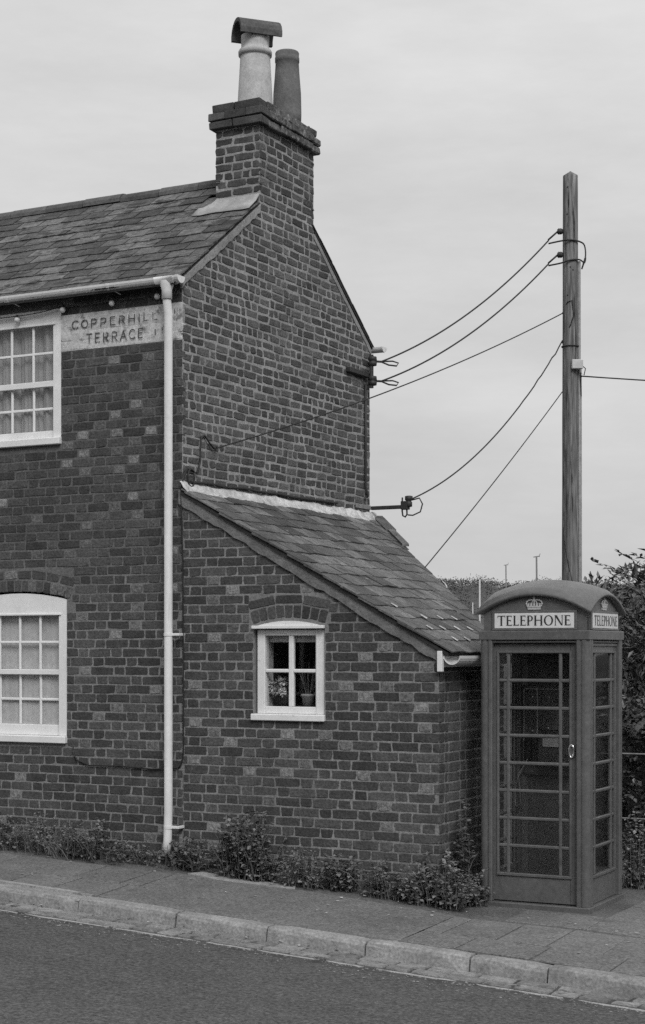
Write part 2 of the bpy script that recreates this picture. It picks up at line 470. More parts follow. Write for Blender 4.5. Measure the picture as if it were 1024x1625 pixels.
# kerb stones
KB = mesh_obj('kerb', *(lambda xs: ([(x, y, kz(x) - z) for x in xs for (y, z) in ((-1.37, .03), (-1.37, .3), (-1.485, .3), (-1.485, .03))],
              [(i * 4 + a, i * 4 + b, i * 4 + b + 4, i * 4 + a + 4) for i in range(len(xs) - 1) for a, b in ((0, 1), (2, 3), (3, 0))]))(frange(-14, 16, 1)), 'bed')
tag(KB, 'pale concrete kerb stones edging the pavement', kind='structure')
kx = [-4.25, -3.4, -2.55, -1.7, -.85, .02, .895, 1.665, 2.45, 3.225, 3.775, 4.62, 5.4, 6.2, 7.0]
for a, b in zip(kx, kx[1:]):
    n = 5
    prof = [(-1.365, -.14), (-1.365, -.006), (-1.372, 0), (-1.480, 0), (-1.497, -.010), (-1.507, -.032), (-1.52, -.19)]
    dy, dz = random.uniform(-.006, .006), random.uniform(-.004, .004)
    vs, fs = [], []
    for i in range(n + 1):
        x = a + .006 + (b - a - .012) * i / n
        en = .010 if i in (0, n) else 0
        for q, (y, z) in enumerate(prof):
            chip = random.uniform(0, .006) if q in (3, 4, 5) else 0
            vs.append((x, y + dy + (chip + en if q >= 3 and q < 6 else 0), kz(x) + z + dz - (chip * .7 + en * .6 if 1 <= q < 6 else 0)))
    m_ = len(prof)
    for i in range(n):
        for q in range(m_ - 1):
            fs.append((i * m_ + q, i * m_ + q + 1, (i + 1) * m_ + q + 1, (i + 1) * m_ + q))
    fs += [tuple(range(m_ - 1, -1, -1)), tuple(n * m_ + q for q in range(m_))]
    o = mesh_obj('kerb_stone', vs, fs, 'kerb', KB)
# channel of two rows of setts
CH = sheet('channel', frange(-14, 16, .5), [-1.98, -1.9, -1.7, -1.5], lambda x, y: rz(x, y) + .004 - (.008 if y < -1.95 else 0), 'bed')
tag(CH, 'two rows of worn stone setts in the gutter along the kerb')
for row, (y0, y1) in enumerate(((-1.655, -1.525), (-1.80, -1.67))):
    x = -3.2 + row * .11
    while x < 6.0:
        w = random.uniform(.17, .27)
        j = lambda: random.uniform(-.012, .012)
        o4 = [(x + j(), y0 + j()), (x + w + j(), y0 + j()), (x + w + j(), y1 + j()), (x + j(), y1 + j())]
        cx_, cy_ = x + w / 2, (y0 + y1) / 2
        h = random.uniform(.007, .016)
        ins = [(px + (cx_ - px) * .09, py + (cy_ - py) * .14) for px, py in o4]
        vs = [(px, py, rz(px, py) - .01) for px, py in o4] + [(px, py, rz(px, py) + .003 + h) for px, py in ins]
        mesh_obj('sett', vs, [(4, 5, 6, 7)] + [(i, (i + 1) % 4, 4 + (i + 1) % 4, 4 + i) for i in range(4)], 'sett', CH)
        x += w + random.uniform(.006, .016)
# pale worn haunch where the channel meets the asphalt
x = -3.2
while x < 6.2:
    L_ = random.uniform(.25, .8); n = 8; vs, fs = [], []
    for i in range(n + 1):
        xx = x + L_ * i / n; e_ = math.sin(math.pi * i / n) ** .5 if 0 < i < n else .1
        yc = -1.845 + random.uniform(-.008, .008); w_ = (.010 + .014 * random.random()) * e_
        for y_, dz in ((yc + w_, .004), (yc, .010), (yc - w_, .004)):
            vs.append((xx, y_, rz(xx, y_) + dz))
    for i in range(n):
        for a in range(2): fs.append((i * 3 + a, i * 3 + a + 1, (i + 1) * 3 + a + 1, (i + 1) * 3 + a))
    mesh_obj('mortar_edge', vs, fs, 'pale_patch', CH)
    x += L_ + random.uniform(.0, .25)
# crumbled pale edge of the asphalt
bm_v, bm_f = [], []
for i in range(900):
    x = random.uniform(-3, 6.2); y = -1.865 + random.gauss(0, .02) - (random.random() ** 4) * .3
    r = random.uniform(.004, .014); a0 = random.random() * 6
    n = len(bm_v); z = rz(x, y)
    for q in range(5):
        a = a0 + q * 1.2566; rr = r * random.uniform(.6, 1.1)
        bm_v.append((x + 1.2 * rr * math.cos(a), y + .7 * rr * math.sin(a), z + .003))
    bm_v.append((x, y, z + .006 + r * .25))
    bm_f += [(n + q, n + (q + 1) % 5, n + 5) for q in range(5)]
tag(mesh_obj('road_grit', bm_v, bm_f, 'sett'), 'pale crumbs and grit along the broken edge of the asphalt', kind='stuff')

# ------------------------------------------------------------------ bricks
def brick_variant(length, jit, ch):
    """brick with a worn eight-point outline, chamfered arris, no back"""
    cu, cv = ch / length, ch / .068
    j = lambda a: random.uniform(-a, a)
    t = random.uniform(-.22, .22); t2 = random.uniform(-.22, .22)
    o8 = [(-.5, -.5), (t, -.5), (.5, -.5), (.5, j(.2)), (.5, .5), (t2, .5), (-.5, .5), (-.5, j(.2))]
    out, fr = [], []
    for k, (u, v) in enumerate(o8):
        corner = k % 2 == 0
        rnd_ = abs(random.gauss(0, jit * .8)) if corner else 0
        uu = u - (math.copysign(rnd_ * .068 / length * 1.2, u) if corner else 0) + j(jit * .12 / length) * (abs(u) == .5)
        vv = v - (math.copysign(rnd_, v) if corner else 0) + j(jit * .8) * (abs(v) == .5)
        out.append((uu, vv))
        w = random.uniform(.6, 1.8)
        fr.append((uu - (math.copysign(cu * w, u) if abs(u) == .5 else 0), vv - (math.copysign(cv * w, v) if abs(v) == .5 else 0)))
    tu, tv = j(.035), j(.035)
    vs = [(u, v, -1) for u, v in out] + [(u, v, -.10 + j(.03)) for u, v in out] + [(u, v, tu * u + tv * v + j(.015)) for u, v in fr]
    fs = [tuple(range(16, 24))]
    for i in range(8):
        k = (i + 1) % 8
        fs += [(i, k, 8 + k, 8 + i), (8 + i, 8 + k, 16 + k, 16 + i)]
    return vs, fs
VAR = {}
for style, (jit, ch) in dict(neat=(.040, .003), rough=(.072, .006)).items():
    for kind, ln in (('s', .225), ('h', .108)):
        VAR[style, kind] = [brick_variant(ln, jit, ch) for _ in range(14)]
MESHES = {}
def brick_mesh(style, kind, i, m):
    key = (style, kind, i, m)
    if key not in MESHES:
        me = bpy.data.meshes.new('brick')
        me.from_pydata(VAR[style, kind][i][0], [], VAR[style, kind][i][1])
        me.materials.append(MT[m]); me.update()
        MESHES[key] = me
    return MESHES[key]

class Frame:
    def __init__(s, o, u, n):
        s.o, s.u, s.n = Vector(o), Vector(u), Vector(n); s.v = Vector((0, 0, 1))
    def p(s, u, v, d=0): return s.o + s.u * u + s.v * v + s.n * d
FRONT = Frame((0, 0, 0), (1, 0, 0), (0, -1, 0))
GABLE = Frame((0, 0, 0), (0, 1, 0), (1, 0, 0))
ENDW = Frame((2.345, 0, 0), (0, 1, 0), (1, 0, 0))
CHIMF = Frame((0, 1.292, 0), (1, 0, 0), (0, -1, 0))
BRICKS = []      # dict(frame, u, v, w, h, rot, style, m, d, parent)
def put(frame, u0, u1, v0, v1, m, style, parent, rot=0.0, d=0.0, depth=.05):
    if u1 - u0 < .022 or v1 - v0 < .02: return
    BRICKS.append(dict(f=frame, u=(u0 + u1) / 2, v=(v0 + v1) / 2, w=u1 - u0, h=v1 - v0, m=m, s=style, p=parent, r=rot, d=d + random.uniform(-.0018, .0018), dep=depth))
COURSE = .0785
def lay(frame, u0, u1, z0, z1, bond, matfn, style, parent, joint=.010, clip=None, holes=(), seed=0, hj=.0, wavy=0.0, course=COURSE):
    """bond(course) -> endless widths; clip(v0,v1)->(ua,ub); holes: (ua,ub,va,vb)"""
    rnd = random.Random(seed)
    n = 0; z = z0
    while z < z1 - .02:
        v0, v1 = z + joint / 2, z + course - joint / 2
        a, b = (u0, u1) if clip is None else clip(v0, v1)
        gen = bond(n, rnd)
        u, kind = u0 + next(gen)[0], 's'
        while u < u1:
            w, kind = next(gen)
            s0, s1 = u + joint / 2, u + w - joint / 2
            u += w
            lo, hi = max(s0, a), min(s1, b)
            if hi - lo < .03: continue
            segs = [(lo, hi)]
            for (ha, hb, va, vb) in holes:
                if v1 - .012 > va and v0 + .012 < vb:
                    ns = []
                    for p, q in segs:
                        if q <= ha or p >= hb: ns.append((p, q))
                        else:
                            if ha - p > .03: ns.append((p, ha - .002))
                            if q - hb > .03: ns.append((hb + .002, q))
                    segs = ns
            for p, q in segs:
                jz = rnd.uniform(-hj, hj)
                wz = wavy * noise1((p + q) * 1.3, n * .3) if wavy else 0
                put(frame, p + rnd.uniform(0, hj), q - rnd.uniform(0, hj), v0 + jz + wz, v1 + jz + wz + rnd.uniform(-hj, hj), matfn(n, kind, (p + q) / 2, (v0 + v1) / 2, rnd), style, parent, rnd.uniform(-.01, .01) * (1 if hj else .35))
        z += course; n += 1
def flemish(n, rnd):
    pair = .352
    yield (-.352 + (0 if n % 2 else .176 - .352) + rnd.uniform(-.012, .012), 's')
    while True:
        yield (.236 + rnd.uniform(-.006, .006), 's')
        yield (.116 + rnd.uniform(-.006, .006), 'h')
def mixed(n, rnd):
    yield (-rnd.uniform(0.02, .3), 's')
    while True:
        if rnd.random() < .55: yield (rnd.uniform(.19, .228), 's')
        else: yield (rnd.uniform(.085, .125), 'h')

# ------------------------------------------------------------------ the terraced house
HOUSE = tag(empty('terrace_house'), 'two-storey end-of-terrace brick house with slate roof, sash windows and gable chimney', 'house')
XL = -4.3                                            # left end, outside the frame
EAV, RIDGE, RY, DEP = 4.93, 6.215, 1.81, 3.57
WU = (-2.385, -1.257, 3.582, 4.775)                  # upper sash window opening
WD = (-2.265, -1.196, .967, 2.30)                   # lower one
def wall_boxes(mb, x0, x1, y0, y1, z0, z1, openings):
    """wall slab in XZ with openings, split into butted boxes"""
    xs = sorted({x0, x1, *[o[0] for o in openings], *[o[1] for o in openings]})
    for a, b in zip(xs, xs[1:]):
        cuts = sorted((o[2], o[3]) for o in openings if o[0] <= a and o[1] >= b)
        z = z0
        for c, d in cuts:
            mb.box(a, b, y0, y1, z, c); z = d
        if z1 - z > 1e-4: mb.box(a, b, y0, y1, z, z1)
    return mb
fw = wall_boxes(MB(), XL, -.006, .0035, .22, -.4, 4.9, [(WU[0], WU[1], WU[2], WU[3]), (WD[0], WD[1], WD[2], WD[3])]).build('front_wall', 'mortar_house', HOUSE)
gpoly = [(.0085, -.4), (DEP, -.4), (DEP, 4.93), (RY + .55, RIDGE - .10 - (.55 - .1) * .66), (RY, RIDGE - .06), (.0085, 4.94)]
gw = MB().prism([(.004, -.4), (DEP, -.4), (DEP, EAV + .03), (RY, RIDGE - .045), (.004, EAV + .0)], 'x', -.2, -.004).build('gable_wall', 'mortar_gable', HOUSE)
MB().box(XL, -.2, DEP - .2, DEP, -.4, 4.9).build('rear_wall', 'mortar_house', HOUSE)
MB().prism([(.23, -.4), (DEP - .2, -.4), (DEP - .2, 4.9), (RY, RIDGE - .06), (.23, 4.9)], 'x', XL, XL + .2).build('party_wall', 'mortar', HOUSE)

def front_mat(n, kind, u, v, rnd):
    if 4.40 < v < 4.70 and u > -1.26: return 'whitewash'
    p = 0
    if kind == 'h':
        p = .42 if v > 2.2 else (.16 if v < .95 else .22)
        if u > 0 and v < .55: p = .05
    return 'brick_pale' if rnd.random() < p else 'brick'
ARCH_D = (-2.31, -1.15, 2.19, 2.475)
HOLES_F = [WU[:2] + (WU[2], 5.2), WD, (-2.32, -1.14, 2.15, 2.46)]
lay(FRONT, XL, -.003, -.163, 4.86, flemish, front_mat, 'neat', fw, .0092, None, HOLES_F, 11, .0012)

def gable_clip(v0, v1):
    # front verge and rear verge
    a = .006 if v1 < EAV - .02 else max(.006, (v1 - (EAV - .02)) / ((RIDGE - EAV) / RY))
    b = DEP if v1 < EAV else DEP - (v1 - EAV) / ((RIDGE - EAV) / (DEP - RY))
    if v0 > 5.76: a = max(min(a, 1.292), 0) if a < 1.292 else 1.292
    if v0 > 5.86: b = 2.345
    else: b = min(b, DEP)
    return a, b
def gable_clip2(v0, v1):
    sl = (RIDGE - EAV) / RY
    a = max(.006, (v1 - (EAV - .03)) / sl + .02)
    b = min(DEP, DEP - (v1 - (EAV - .02)) / ((RIDGE - EAV) / (DEP - RY)) - .02)
    return max(.006, min(a, 1.296)), max(b, 2.345)
def gable_mat(n, kind, u, v, rnd):
    if v > 5.7 and rnd.random() < .3: return 'brick_soot_shade'
    return 'brick_gable'
lay(GABLE, .006, DEP, 2.72, 6.56, mixed, gable_mat, 'rough', gw, .0118, gable_clip2, (), 5, .0035, .007)
# chimney stack
CW, CY0, CY1, CT = .467, 1.292, 2.345, 6.80
cs = MB().box(-CW + .004, -.0046, CY0 + .004, CY1 - .004, 5.6, CT - .02).build('chimney_stack', 'mortar_gable', HOUSE)
lay(CHIMF, -CW, -.002, 5.775, 6.56, mixed, lambda *a: 'brick_soot_shade', 'rough', cs, .0125, None, (), 9, .002)  # street face laid all dark: its shade is painted in the brick
CHB = Frame((0, CY1, 0), (-1, 0, 0), (0, 1, 0)); CHL = Frame((-CW, 0, 0), (0, -1, 0), (-1, 0, 0))
lay(CHB, .002, CW, 5.775, 6.56, mixed, lambda *a: 'brick_soot_shade', 'rough', cs, .0125, None, (), 19, .002)
lay(CHL, -CY1, -CY0, 5.775, 6.56, mixed, lambda *a: 'brick_soot_shade', 'rough', cs, .0125, None, (), 29, .002)
# corbelled head: projecting bricks, each a solid brick of its own
def block(name, x0, x1, y0, y1, z0, z1, m, parent, c=.006, jit=.006):
    bm = bmesh.new(); bmesh.ops.create_cube(bm, size=1)
    for v in bm.verts:
        v.co = Vector(((x0 if v.co.x < 0 else x1) + random.uniform(-jit, jit), (y0 if v.co.y < 0 else y1) + random.uniform(-jit, jit), (z0 if v.co.z < 0 else z1) + random.uniform(-jit, jit) * .7))
    bmesh.ops.bevel(bm, geom=bm.edges[:], offset=c, segments=1, affect='EDGES')
    me = bpy.data.meshes.new(name); bm.to_mesh(me); bm.free(); me.materials.append(MT[m])
    return link(bpy.data.objects.new(name, me), parent)
for row, (z0, z1, ex) in enumerate(((6.562, 6.632, .048), (6.640, 6.708, .056), (6.716, 6.792, .022))):
    xs = [-CW - ex, -.26 + (.1 if row % 2 else 0), ex] if row != 1 else [-CW - ex, -.34, -.12, ex]
    for a, b in zip(xs, xs[1:]):
        block('brick', a + .004, b - .004, CY0 - ex, CY0 + .10, z0, z1, 'brick_soot_shade', cs)
        block('brick', a + .004, b - .004, CY1 - .10, CY1 + ex, z0, z1, 'brick_old', cs, .014, .010)
    y = CY0 + .107; k = row
    while y < CY1 - .12:
        w = (.215, .11)[k % 2] if row != 2 else .2
        y2 = min(y + w, CY1 - .105)
        if y2 - y > .04:
            er = random.uniform(-.008, .006)
            block('brick', -.11, ex + er, y, y2 - .007, z0, z1, 'brick_old', cs, .009, .008)
            block('brick', -CW - ex, -CW + .1, y, y2 - .007, z0, z1, 'brick_old', cs, .009, .008)
        y = y2; k += 1
MB().box(-CW + .12, -.12, CY0 + .11, CY1 - .11, 6.55, 6.80).build('flaunching', 'fillet', cs)
# soldier arches
def arch(frame, parent, cx, half, zs, rise, ring1, ring2, n1, n2, m, z_top_pad=0):
    Rr = (half * half + rise * rise) / (2 * rise); zc = zs + rise - Rr
    th = math.asin(half / Rr)
    def ring(r0, r1, n, kind):
        for i in range(n):
            t = -th + (i + .5) * 2 * th / n
            rm = (r0 + r1) / 2
            w = 2 * th / n * rm - .009
            c_u, c_v = cx + rm * math.sin(t), zc + rm * math.cos(t)
            h = r1 - r0 - .009
            BRICKS.append(dict(f=frame, u=c_u, v=c_v, w=w, h=h, m=random.choice(m), s='neat', p=parent, r=-t + random.uniform(-.015, .015), d=random.uniform(0, .002), dep=.05))
    ring(Rr + .006, Rr + ring1, n1, 'h'); ring(Rr + ring1, Rr + ring1 + ring2, n2, 's')
arch(FRONT, fw, (WD[0] + WD[1]) / 2, .575, 2.215, .075, .118, .085, 15, 8, ['brick', 'brick', 'brick_pale', 'brick'])

# roof of the house
sl = math.atan2(RIDGE - EAV, RY); SLEN = math.hypot(RIDGE - EAV, RY)
RF = MB()
def roof_y(z_off, y): return RIDGE + z_off - (RY - y) * (RIDGE - EAV + .09) / (RY + .13)
zc_ = RIDGE - (RY - CY0 + .004) * (RIDGE - EAV + .09) / (RY + .13)
zd_ = RIDGE - (CY1 + .004 - RY) * (RIDGE - EAV + .055) / (DEP + .10 - RY)
RF.prism([(-.13, EAV - .105), (-.13, EAV - .09), (CY0 - .004, zc_), (CY0 - .004, zc_ - .03)], 'x', XL, .008)
RF.prism([(CY0 - .004, zc_ - .03), (CY0 - .004, zc_), (RY, RIDGE), (CY1 + .004, zd_), (CY1 + .004, zd_ - .03), (RY, RIDGE - .035)], 'x', XL, -CW + .02)
RF.prism([(CY1 + .004, zd_ - .03), (CY1 + .004, zd_), (DEP + .10, EAV - .055), (DEP + .1, EAV - .075)], 'x', XL, .008)
roof = RF.build('roof', 'dark', HOUSE)
SLV = []
for i in range(6):
    j = lambda a: random.uniform(-a, a)
    # unit slate: x -.5...5, y 0..1 (up the slope), z thickness
    lo = [(-.5 + abs(j(.03)), j(.03)), (-.17, j(.035)), (.17, j(.035)), (.5 - abs(j(.03)), j(.03))]
    vs = [(x, y, 1) for x, y in lo] + [(.5, 1, 1), (-.5, 1, 1)] + [(x, y, 0) for x, y in lo] + [(.5, 1, 0), (-.5, 1, 0)]
    fs = [(0, 1, 2, 3, 4, 5)] + [(6 + k, 6 + (k + 1) % 6, (k + 1) % 6, k) for k in range(6)]
    SLV.append((vs, fs))
SLM = {}
def slate_mesh(i, m):
    if (i, m) not in SLM:
        me = bpy.data.meshes.new('slate'); me.from_pydata(SLV[i][0], [], SLV[i][1]); me.materials.append(MT[m]); me.update(); SLM[i, m] = me
    return SLM[i, m]
def slate(o, u, v, n, w, ln, t, tilt, m, parent, skew=0.0):
    """o = middle of the lower edge"""
    u2 = (u * math.cos(skew) + v * math.sin(skew)); v2 = (v * math.cos(skew) - u * math.sin(skew))
    v3 = v2 * math.cos(tilt) - n * math.sin(tilt); n3 = n * math.cos(tilt) + v2 * math.sin(tilt)
    ob = bpy.data.objects.new('slate', slate_mesh(random.randrange(6), m))
    M = Matrix((u2 * w, v3 * ln, n3 * t)).transposed().to_4x4(); M.translation = o
    link(ob, parent); ob.matrix_basis = M
    return ob
U, V = Vector((1, 0, 0)), Vector((0, math.cos(sl), math.sin(sl)))
Nn = U.cross(V)
E0 = Vector((0, -.13, EAV - .084))
GA = .172
tl = SLEN + .13 / math.cos(sl)
ROWS = int(tl / GA)
for r_ in range(ROWS):
    s = r_ * GA
    w = .275
    u = .022 - (w / 2 if r_ % 2 else 0)
    first = True
    while u > XL + .1:
        ww = w if not (first and r_ % 2 == 0) else w
        a = u - ww
        o = E0 + V * (s + random.uniform(-.012, .010)) + U * ((a + u) / 2) + Nn * (.013 + random.uniform(0, .003))
        keep = True
        yy = o.y + GA * .5
        if yy > CY0 - .02 and u > -CW + .06: keep = False
        if keep and proj(o)[0] > -120:
            slate(o, U, V, Nn, ww - .008, min(GA * 1.75, tl - s + .02), random.uniform(.009, .014), .036 + random.uniform(0, .012), 'slate', roof, random.gauss(0, .011))
        if r_ % 2 and first:
            slate(E0 + V * s + U * (.022 - w / 4) + Nn * .013, U, V, Nn, w / 2 - .004, min(GA * 1.75, tl - s + .02), .0065, .021, 'slate', roof) if (o.y + GA < CY0) else None
        first = False
        u = a
# rear slope: its slate ends show against the sky along the verge
slb = math.atan2(RIDGE - EAV, DEP - RY); Vb = Vector((0, -math.cos(slb), math.sin(slb))); Ub = Vector((-1, 0, 0)); Nb = Ub.cross(Vb)
Eb = Vector((0, DEP + .09, EAV - .055))
for r_ in range(13):
    s = r_ * GA
    yv = Eb.y - math.cos(slb) * s
    if yv - GA * .8 < CY1: break
    for c_ in range(2):
        slate(Eb + Vb * s + Ub * (-.022 + .14 + c_ * .275) + Nb * .012, Ub, Vb, Nb, .27, GA * 1.75, .009, .022, 'slate', roof, random.gauss(0, .012))
# ridge tiles
x = -CW - .002
while x > XL + .1:
    mb = MB(); L_ = .45
    ring = []
    for k in range(9):
        a = R(-8 + k * 196 / 8)
        ring.append((.105 * math.cos(a), .085 * math.sin(a)))
    inner = [(y * .85, z * .82) for y, z in ring]
    poly = ring + inner[::-1]
    dz = random.uniform(-.006, .006)
    mb.prism([(RY + y, RIDGE - .022 + z + dz) for y, z in poly], 'x', x - L_ + .004, x - .003)
    mb.build('ridge_tile', 'ridge', roof)
    x -= L_
# verge mortar on the gable under the slates
def fillet(name, pts, wd, y_or_x, axis, d0, d1, m, parent, n=24, rough=.006):
    """strip following pts (lower line) with ragged lower edge; axis 'x' = lies in plane X const"""
    vs, fs = [], []
    P = [Vector(p) for p in pts]
    tot = sum((b - a).length for a, b in zip(P, P[1:]))
    def at(t):
        d = t * tot
        for a, b in zip(P, P[1:]):
            l = (b - a).length
            if d <= l + 1e-6: return a + (b - a) * (d / l)
            d -= l
        return P[-1]
    for i in range(n + 1):
        p = at(i / n)
        lo = p.y - wd + random.uniform(-rough, rough); hi = p.y
        for (q, d) in ((hi, d0), (hi, d1), (lo, d1 - .004 * (1 if d1 > d0 else -1)), (lo, d0)):
            vs.append((d, p.x, q) if axis == 'x' else (p.x, d, q))
    for i in range(n):
        for a in range(3):
            f = (i * 4 + a, i * 4 + a + 1, i * 4 + a + 5, i * 4 + a + 4)
            fs.append(f)
    fs += [(0, 3, 2, 1), (n * 4, n * 4 + 1, n * 4 + 2, n * 4 + 3)]
    o = mesh_obj(name, vs, fs, m, parent)
    bm = bmesh.new(); bm.from_mesh(o.data); bmesh.ops.recalc_face_normals(bm, faces=bm.faces); bm.to_mesh(o.data); bm.free()
    return o
tn = (RIDGE - EAV) / RY
fillet('verge_mortar', [(-.02, EAV - .03), (1.292, EAV - .03 + tn * 1.312)], .075, None, 'x', -.012, .016, 'mortar_gable', HOUSE, 26, .012)
tb = (RIDGE - EAV) / (DEP - RY)
fillet('verge_mortar', [(2.346, EAV - .055 + tb * (DEP + .03 - 2.346)), (DEP + .02, EAV - .055)], .05, None, 'x', -.012, .008, 'mortar_gable', HOUSE, 20, .008)
# lead flashing at the foot of the chimney
mb = MB()
za, zb = 5.765, 5.93
pts = []
n = 12
for i in range(n + 1):
    t = i / n; x = -.60 + t * .61
    pts.append((x, t))
vs, fs = [], []
for i, (x, t) in enumerate(pts):
    top = 5.925 if x > -CW - .01 else 5.925 - (-CW - x) * .9
    y_roof = lambda z: RY - (RIDGE + .035 - z) / tn
    zlow = 5.735 + .01 * noise1(x * 9)
    zmid = 5.83
    for (y, z) in ((y_roof(zlow), zlow + .012), (y_roof(zmid) - .006, zmid + .016), (CY0 - .012, max(zmid + .035, min(top, 5.925)))):
        vs.append((x, y, z))
for i in range(n):
    for a in range(2):
        fs.append((i * 3 + a, (i + 1) * 3 + a, (i + 1) * 3 + a + 1, i * 3 + a + 1))
o = mesh_obj('chimney_flashing', vs, fs, 'lead', HOUSE, True)
sm = o.modifiers.new('thickness', 'SOLIDIFY'); sm.thickness = .006; sm.offset = 0
# pots
p1 = MB().lathe([(.125, 0), (.168, 0), (.166, .05), (.140, .50), (.138, .512), (.156, .515), (.158, .55), (.150, .565), (.138, .568), (.130, .60), (.132, .66), (.132, .70), (.11, .70), (.11, .3)], 28, (-.235, 1.62, 6.80), False).build('chimney_pot', 'pot_pale', HOUSE, True)
p1['label'] = 'pale tapered chimney pot with a half-round hood'
cw = MB()
ring = [(.158 * math.cos(R(-10 + k * 200 / 10)), .150 * math.sin(R(-6 + k * 192 / 10)) * 1.05) for k in range(11)]
inner = [(a * .80, b * .78) for a, b in ring]
cw.prism([(x, z) for x, z in ring + inner[::-1]], 'y', -.20, .20)
cowl = cw.build('cowl', 'cowl', p1)
cowl.location = (-.225, 1.63, 7.49); cowl.rotation_euler = (0, R(0), R(-42))
p2 = MB().lathe([(.10, 0), (.134, 0), (.138, .12), (.134, .32), (.118, .52), (.112, .62), (.118, .625), (.118, .665), (.113, .675), (.116, .71), (.11, .72), (.09, .72), (.09, .4)], 28, (-.235, 2.235, 6.825), False).build('chimney_pot', 'pot_dark', HOUSE, True)
p2['label'] = 'darker plain chimney pot without hood'

# ---------------- sash windows
def sash_window(parent, op, glass_l, glass_r, cols, zt, rows_up, zmeet, rows_lo, zb, y, head, sill, cloth, fold, arch_rise, bar=.024):
    """white painted box sash; op = opening, zt/zb glass limits, zmeet = (top,bottom) of the meeting rail"""
    x0, x1, z0, z1 = op
    f = MB()
    f.bbox(x0 + .002, glass_l + .0, y, y + .09, sill, zt, .005)
    f.bbox(glass_r, x1 - .002, y, y + .09, sill, zt, .005)
    n = 14                                            # arched head board
    poly = [(x0 + .002, zt)] + [(x1 - .002, zt)] + [(x1 - .002 - (x1 - x0 - .004) * i / n, head + arch_rise * (1 - (2 * i / n - 1) ** 2)) for i in range(n + 1)]
    f.prism(poly, 'y', y + .002, y + .09)
    f.bbox(glass_l - .03, glass_r + .03, y - .012, y + .002, zt - .004, zt + .014, .003)
    w = f.build('window', 'white', parent)
    s = MB()
    s.bbox(x0 - .012, x1 + .004, y - .045, y + .10, z0, sill - .0005, .006)
    s.build('sill', 'white_worn', w)
    for nm, (ta, tb_, rows, yy) in (('upper_sash', (zt, zmeet[0], rows_up, y + .012)), ('lower_sash', (zmeet[0], zb, rows_lo, y + .034))):
        m_ = MB()
        top, bot = ta, tb_
        if nm == 'upper_sash':
            m_.bbox(glass_l, glass_r, yy - .004, yy + .03, zmeet[1], zmeet[0], .004); bot = zmeet[0]
        else:
            m_.bbox(glass_l, glass_r, yy, yy + .03, sill + .001, zb, .004); top = zmeet[1] + .004
        off = -.012 if nm == 'lower_sash' else 0
        pw = (glass_r - glass_l - bar * (cols - 1)) / cols
        for c in range(1, cols):
            bx_ = glass_l + c * (pw + bar) - bar + off
            m_.bbox(bx_, bx_ + bar, yy + .002, yy + .022, bot, top, .005)
        ph = (top - bot - bar * (rows - 1)) / rows
        for r in range(1, rows):
            bz = bot + r * (ph + bar) - bar
            m_.bbox(glass_l, glass_r, yy + .0035, yy + .0205, bz, bz + bar, .005)
        m_.build(nm, 'white', w)
        for c in range(cols):
            for r in range(rows):
                a = glass_l + c * (pw + bar) + (off if c else 0); b_ = glass_l + c * (pw + bar) + pw + (off if c < cols - 1 else 0)
                zz = bot + r * (ph + bar)
                tz = random.uniform(-.0015, .0015)
                o = MB().add([(a - .003, yy + .012 + tz, zz - .003), (b_ + .003, yy + .012 - tz, zz - .003), (b_ + .003, yy + .012 - tz, zz + ph + .003), (a - .003, yy + .012 + tz, zz + ph + .003),
                              (a - .003, yy + .015 + tz, zz - .003), (b_ + .003, yy + .015 - tz, zz - .003), (b_ + .003, yy + .015 - tz, zz + ph + .003), (a - .003, yy + .015 + tz, zz + ph + .003)],
                             [(0, 1, 2, 3), (7, 6, 5, 4), (0, 4, 5, 1), (1, 5, 6, 2), (2, 6, 7, 3), (3, 7, 4, 0)]).build('pane', 'glass', w)
    # curtain just behind the glass
    n = 90; vs, fs = [], []
    for i in range(n + 1):
        x = glass_l - .03 + (glass_r - glass_l + .06) * i / n
        d = y + .062 + fold * (1 + noise1(x * 17, 3) + .5 * noise1(x * 41, 1))
        for z in (zb - .03, (zb + zt) / 2, zt + .03):
            vs.append((x, d + .006 * noise1(x * 9 + z * 3), z))
    for i in range(n):
        for a in range(2):
            fs.append((i * 3 + a, (i + 1) * 3 + a, (i + 1) * 3 + a + 1, i * 3 + a + 1))
    mesh_obj('curtain', vs, fs, cloth, w, True)
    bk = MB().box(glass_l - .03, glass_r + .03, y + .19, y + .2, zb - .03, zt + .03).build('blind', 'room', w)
    return w
wu = sash_window(HOUSE, WU, -2.285, -1.352, 4, 4.64, 2, (4.15, 4.098), 2, 3.715, .010, 4.768, 3.645, 'curtain', .022, .035)
wu['label'] = 'upper sash window with dark gathered curtains'
wd_ = sash_window(HOUSE, WD, -2.165, -1.291, 4, 2.092, 2, (1.612, 1.566), 2, 1.125, .010, 2.225, 1.03, 'net', .003, .06)
wd_['label'] = 'lower sash window with pale net curtains'

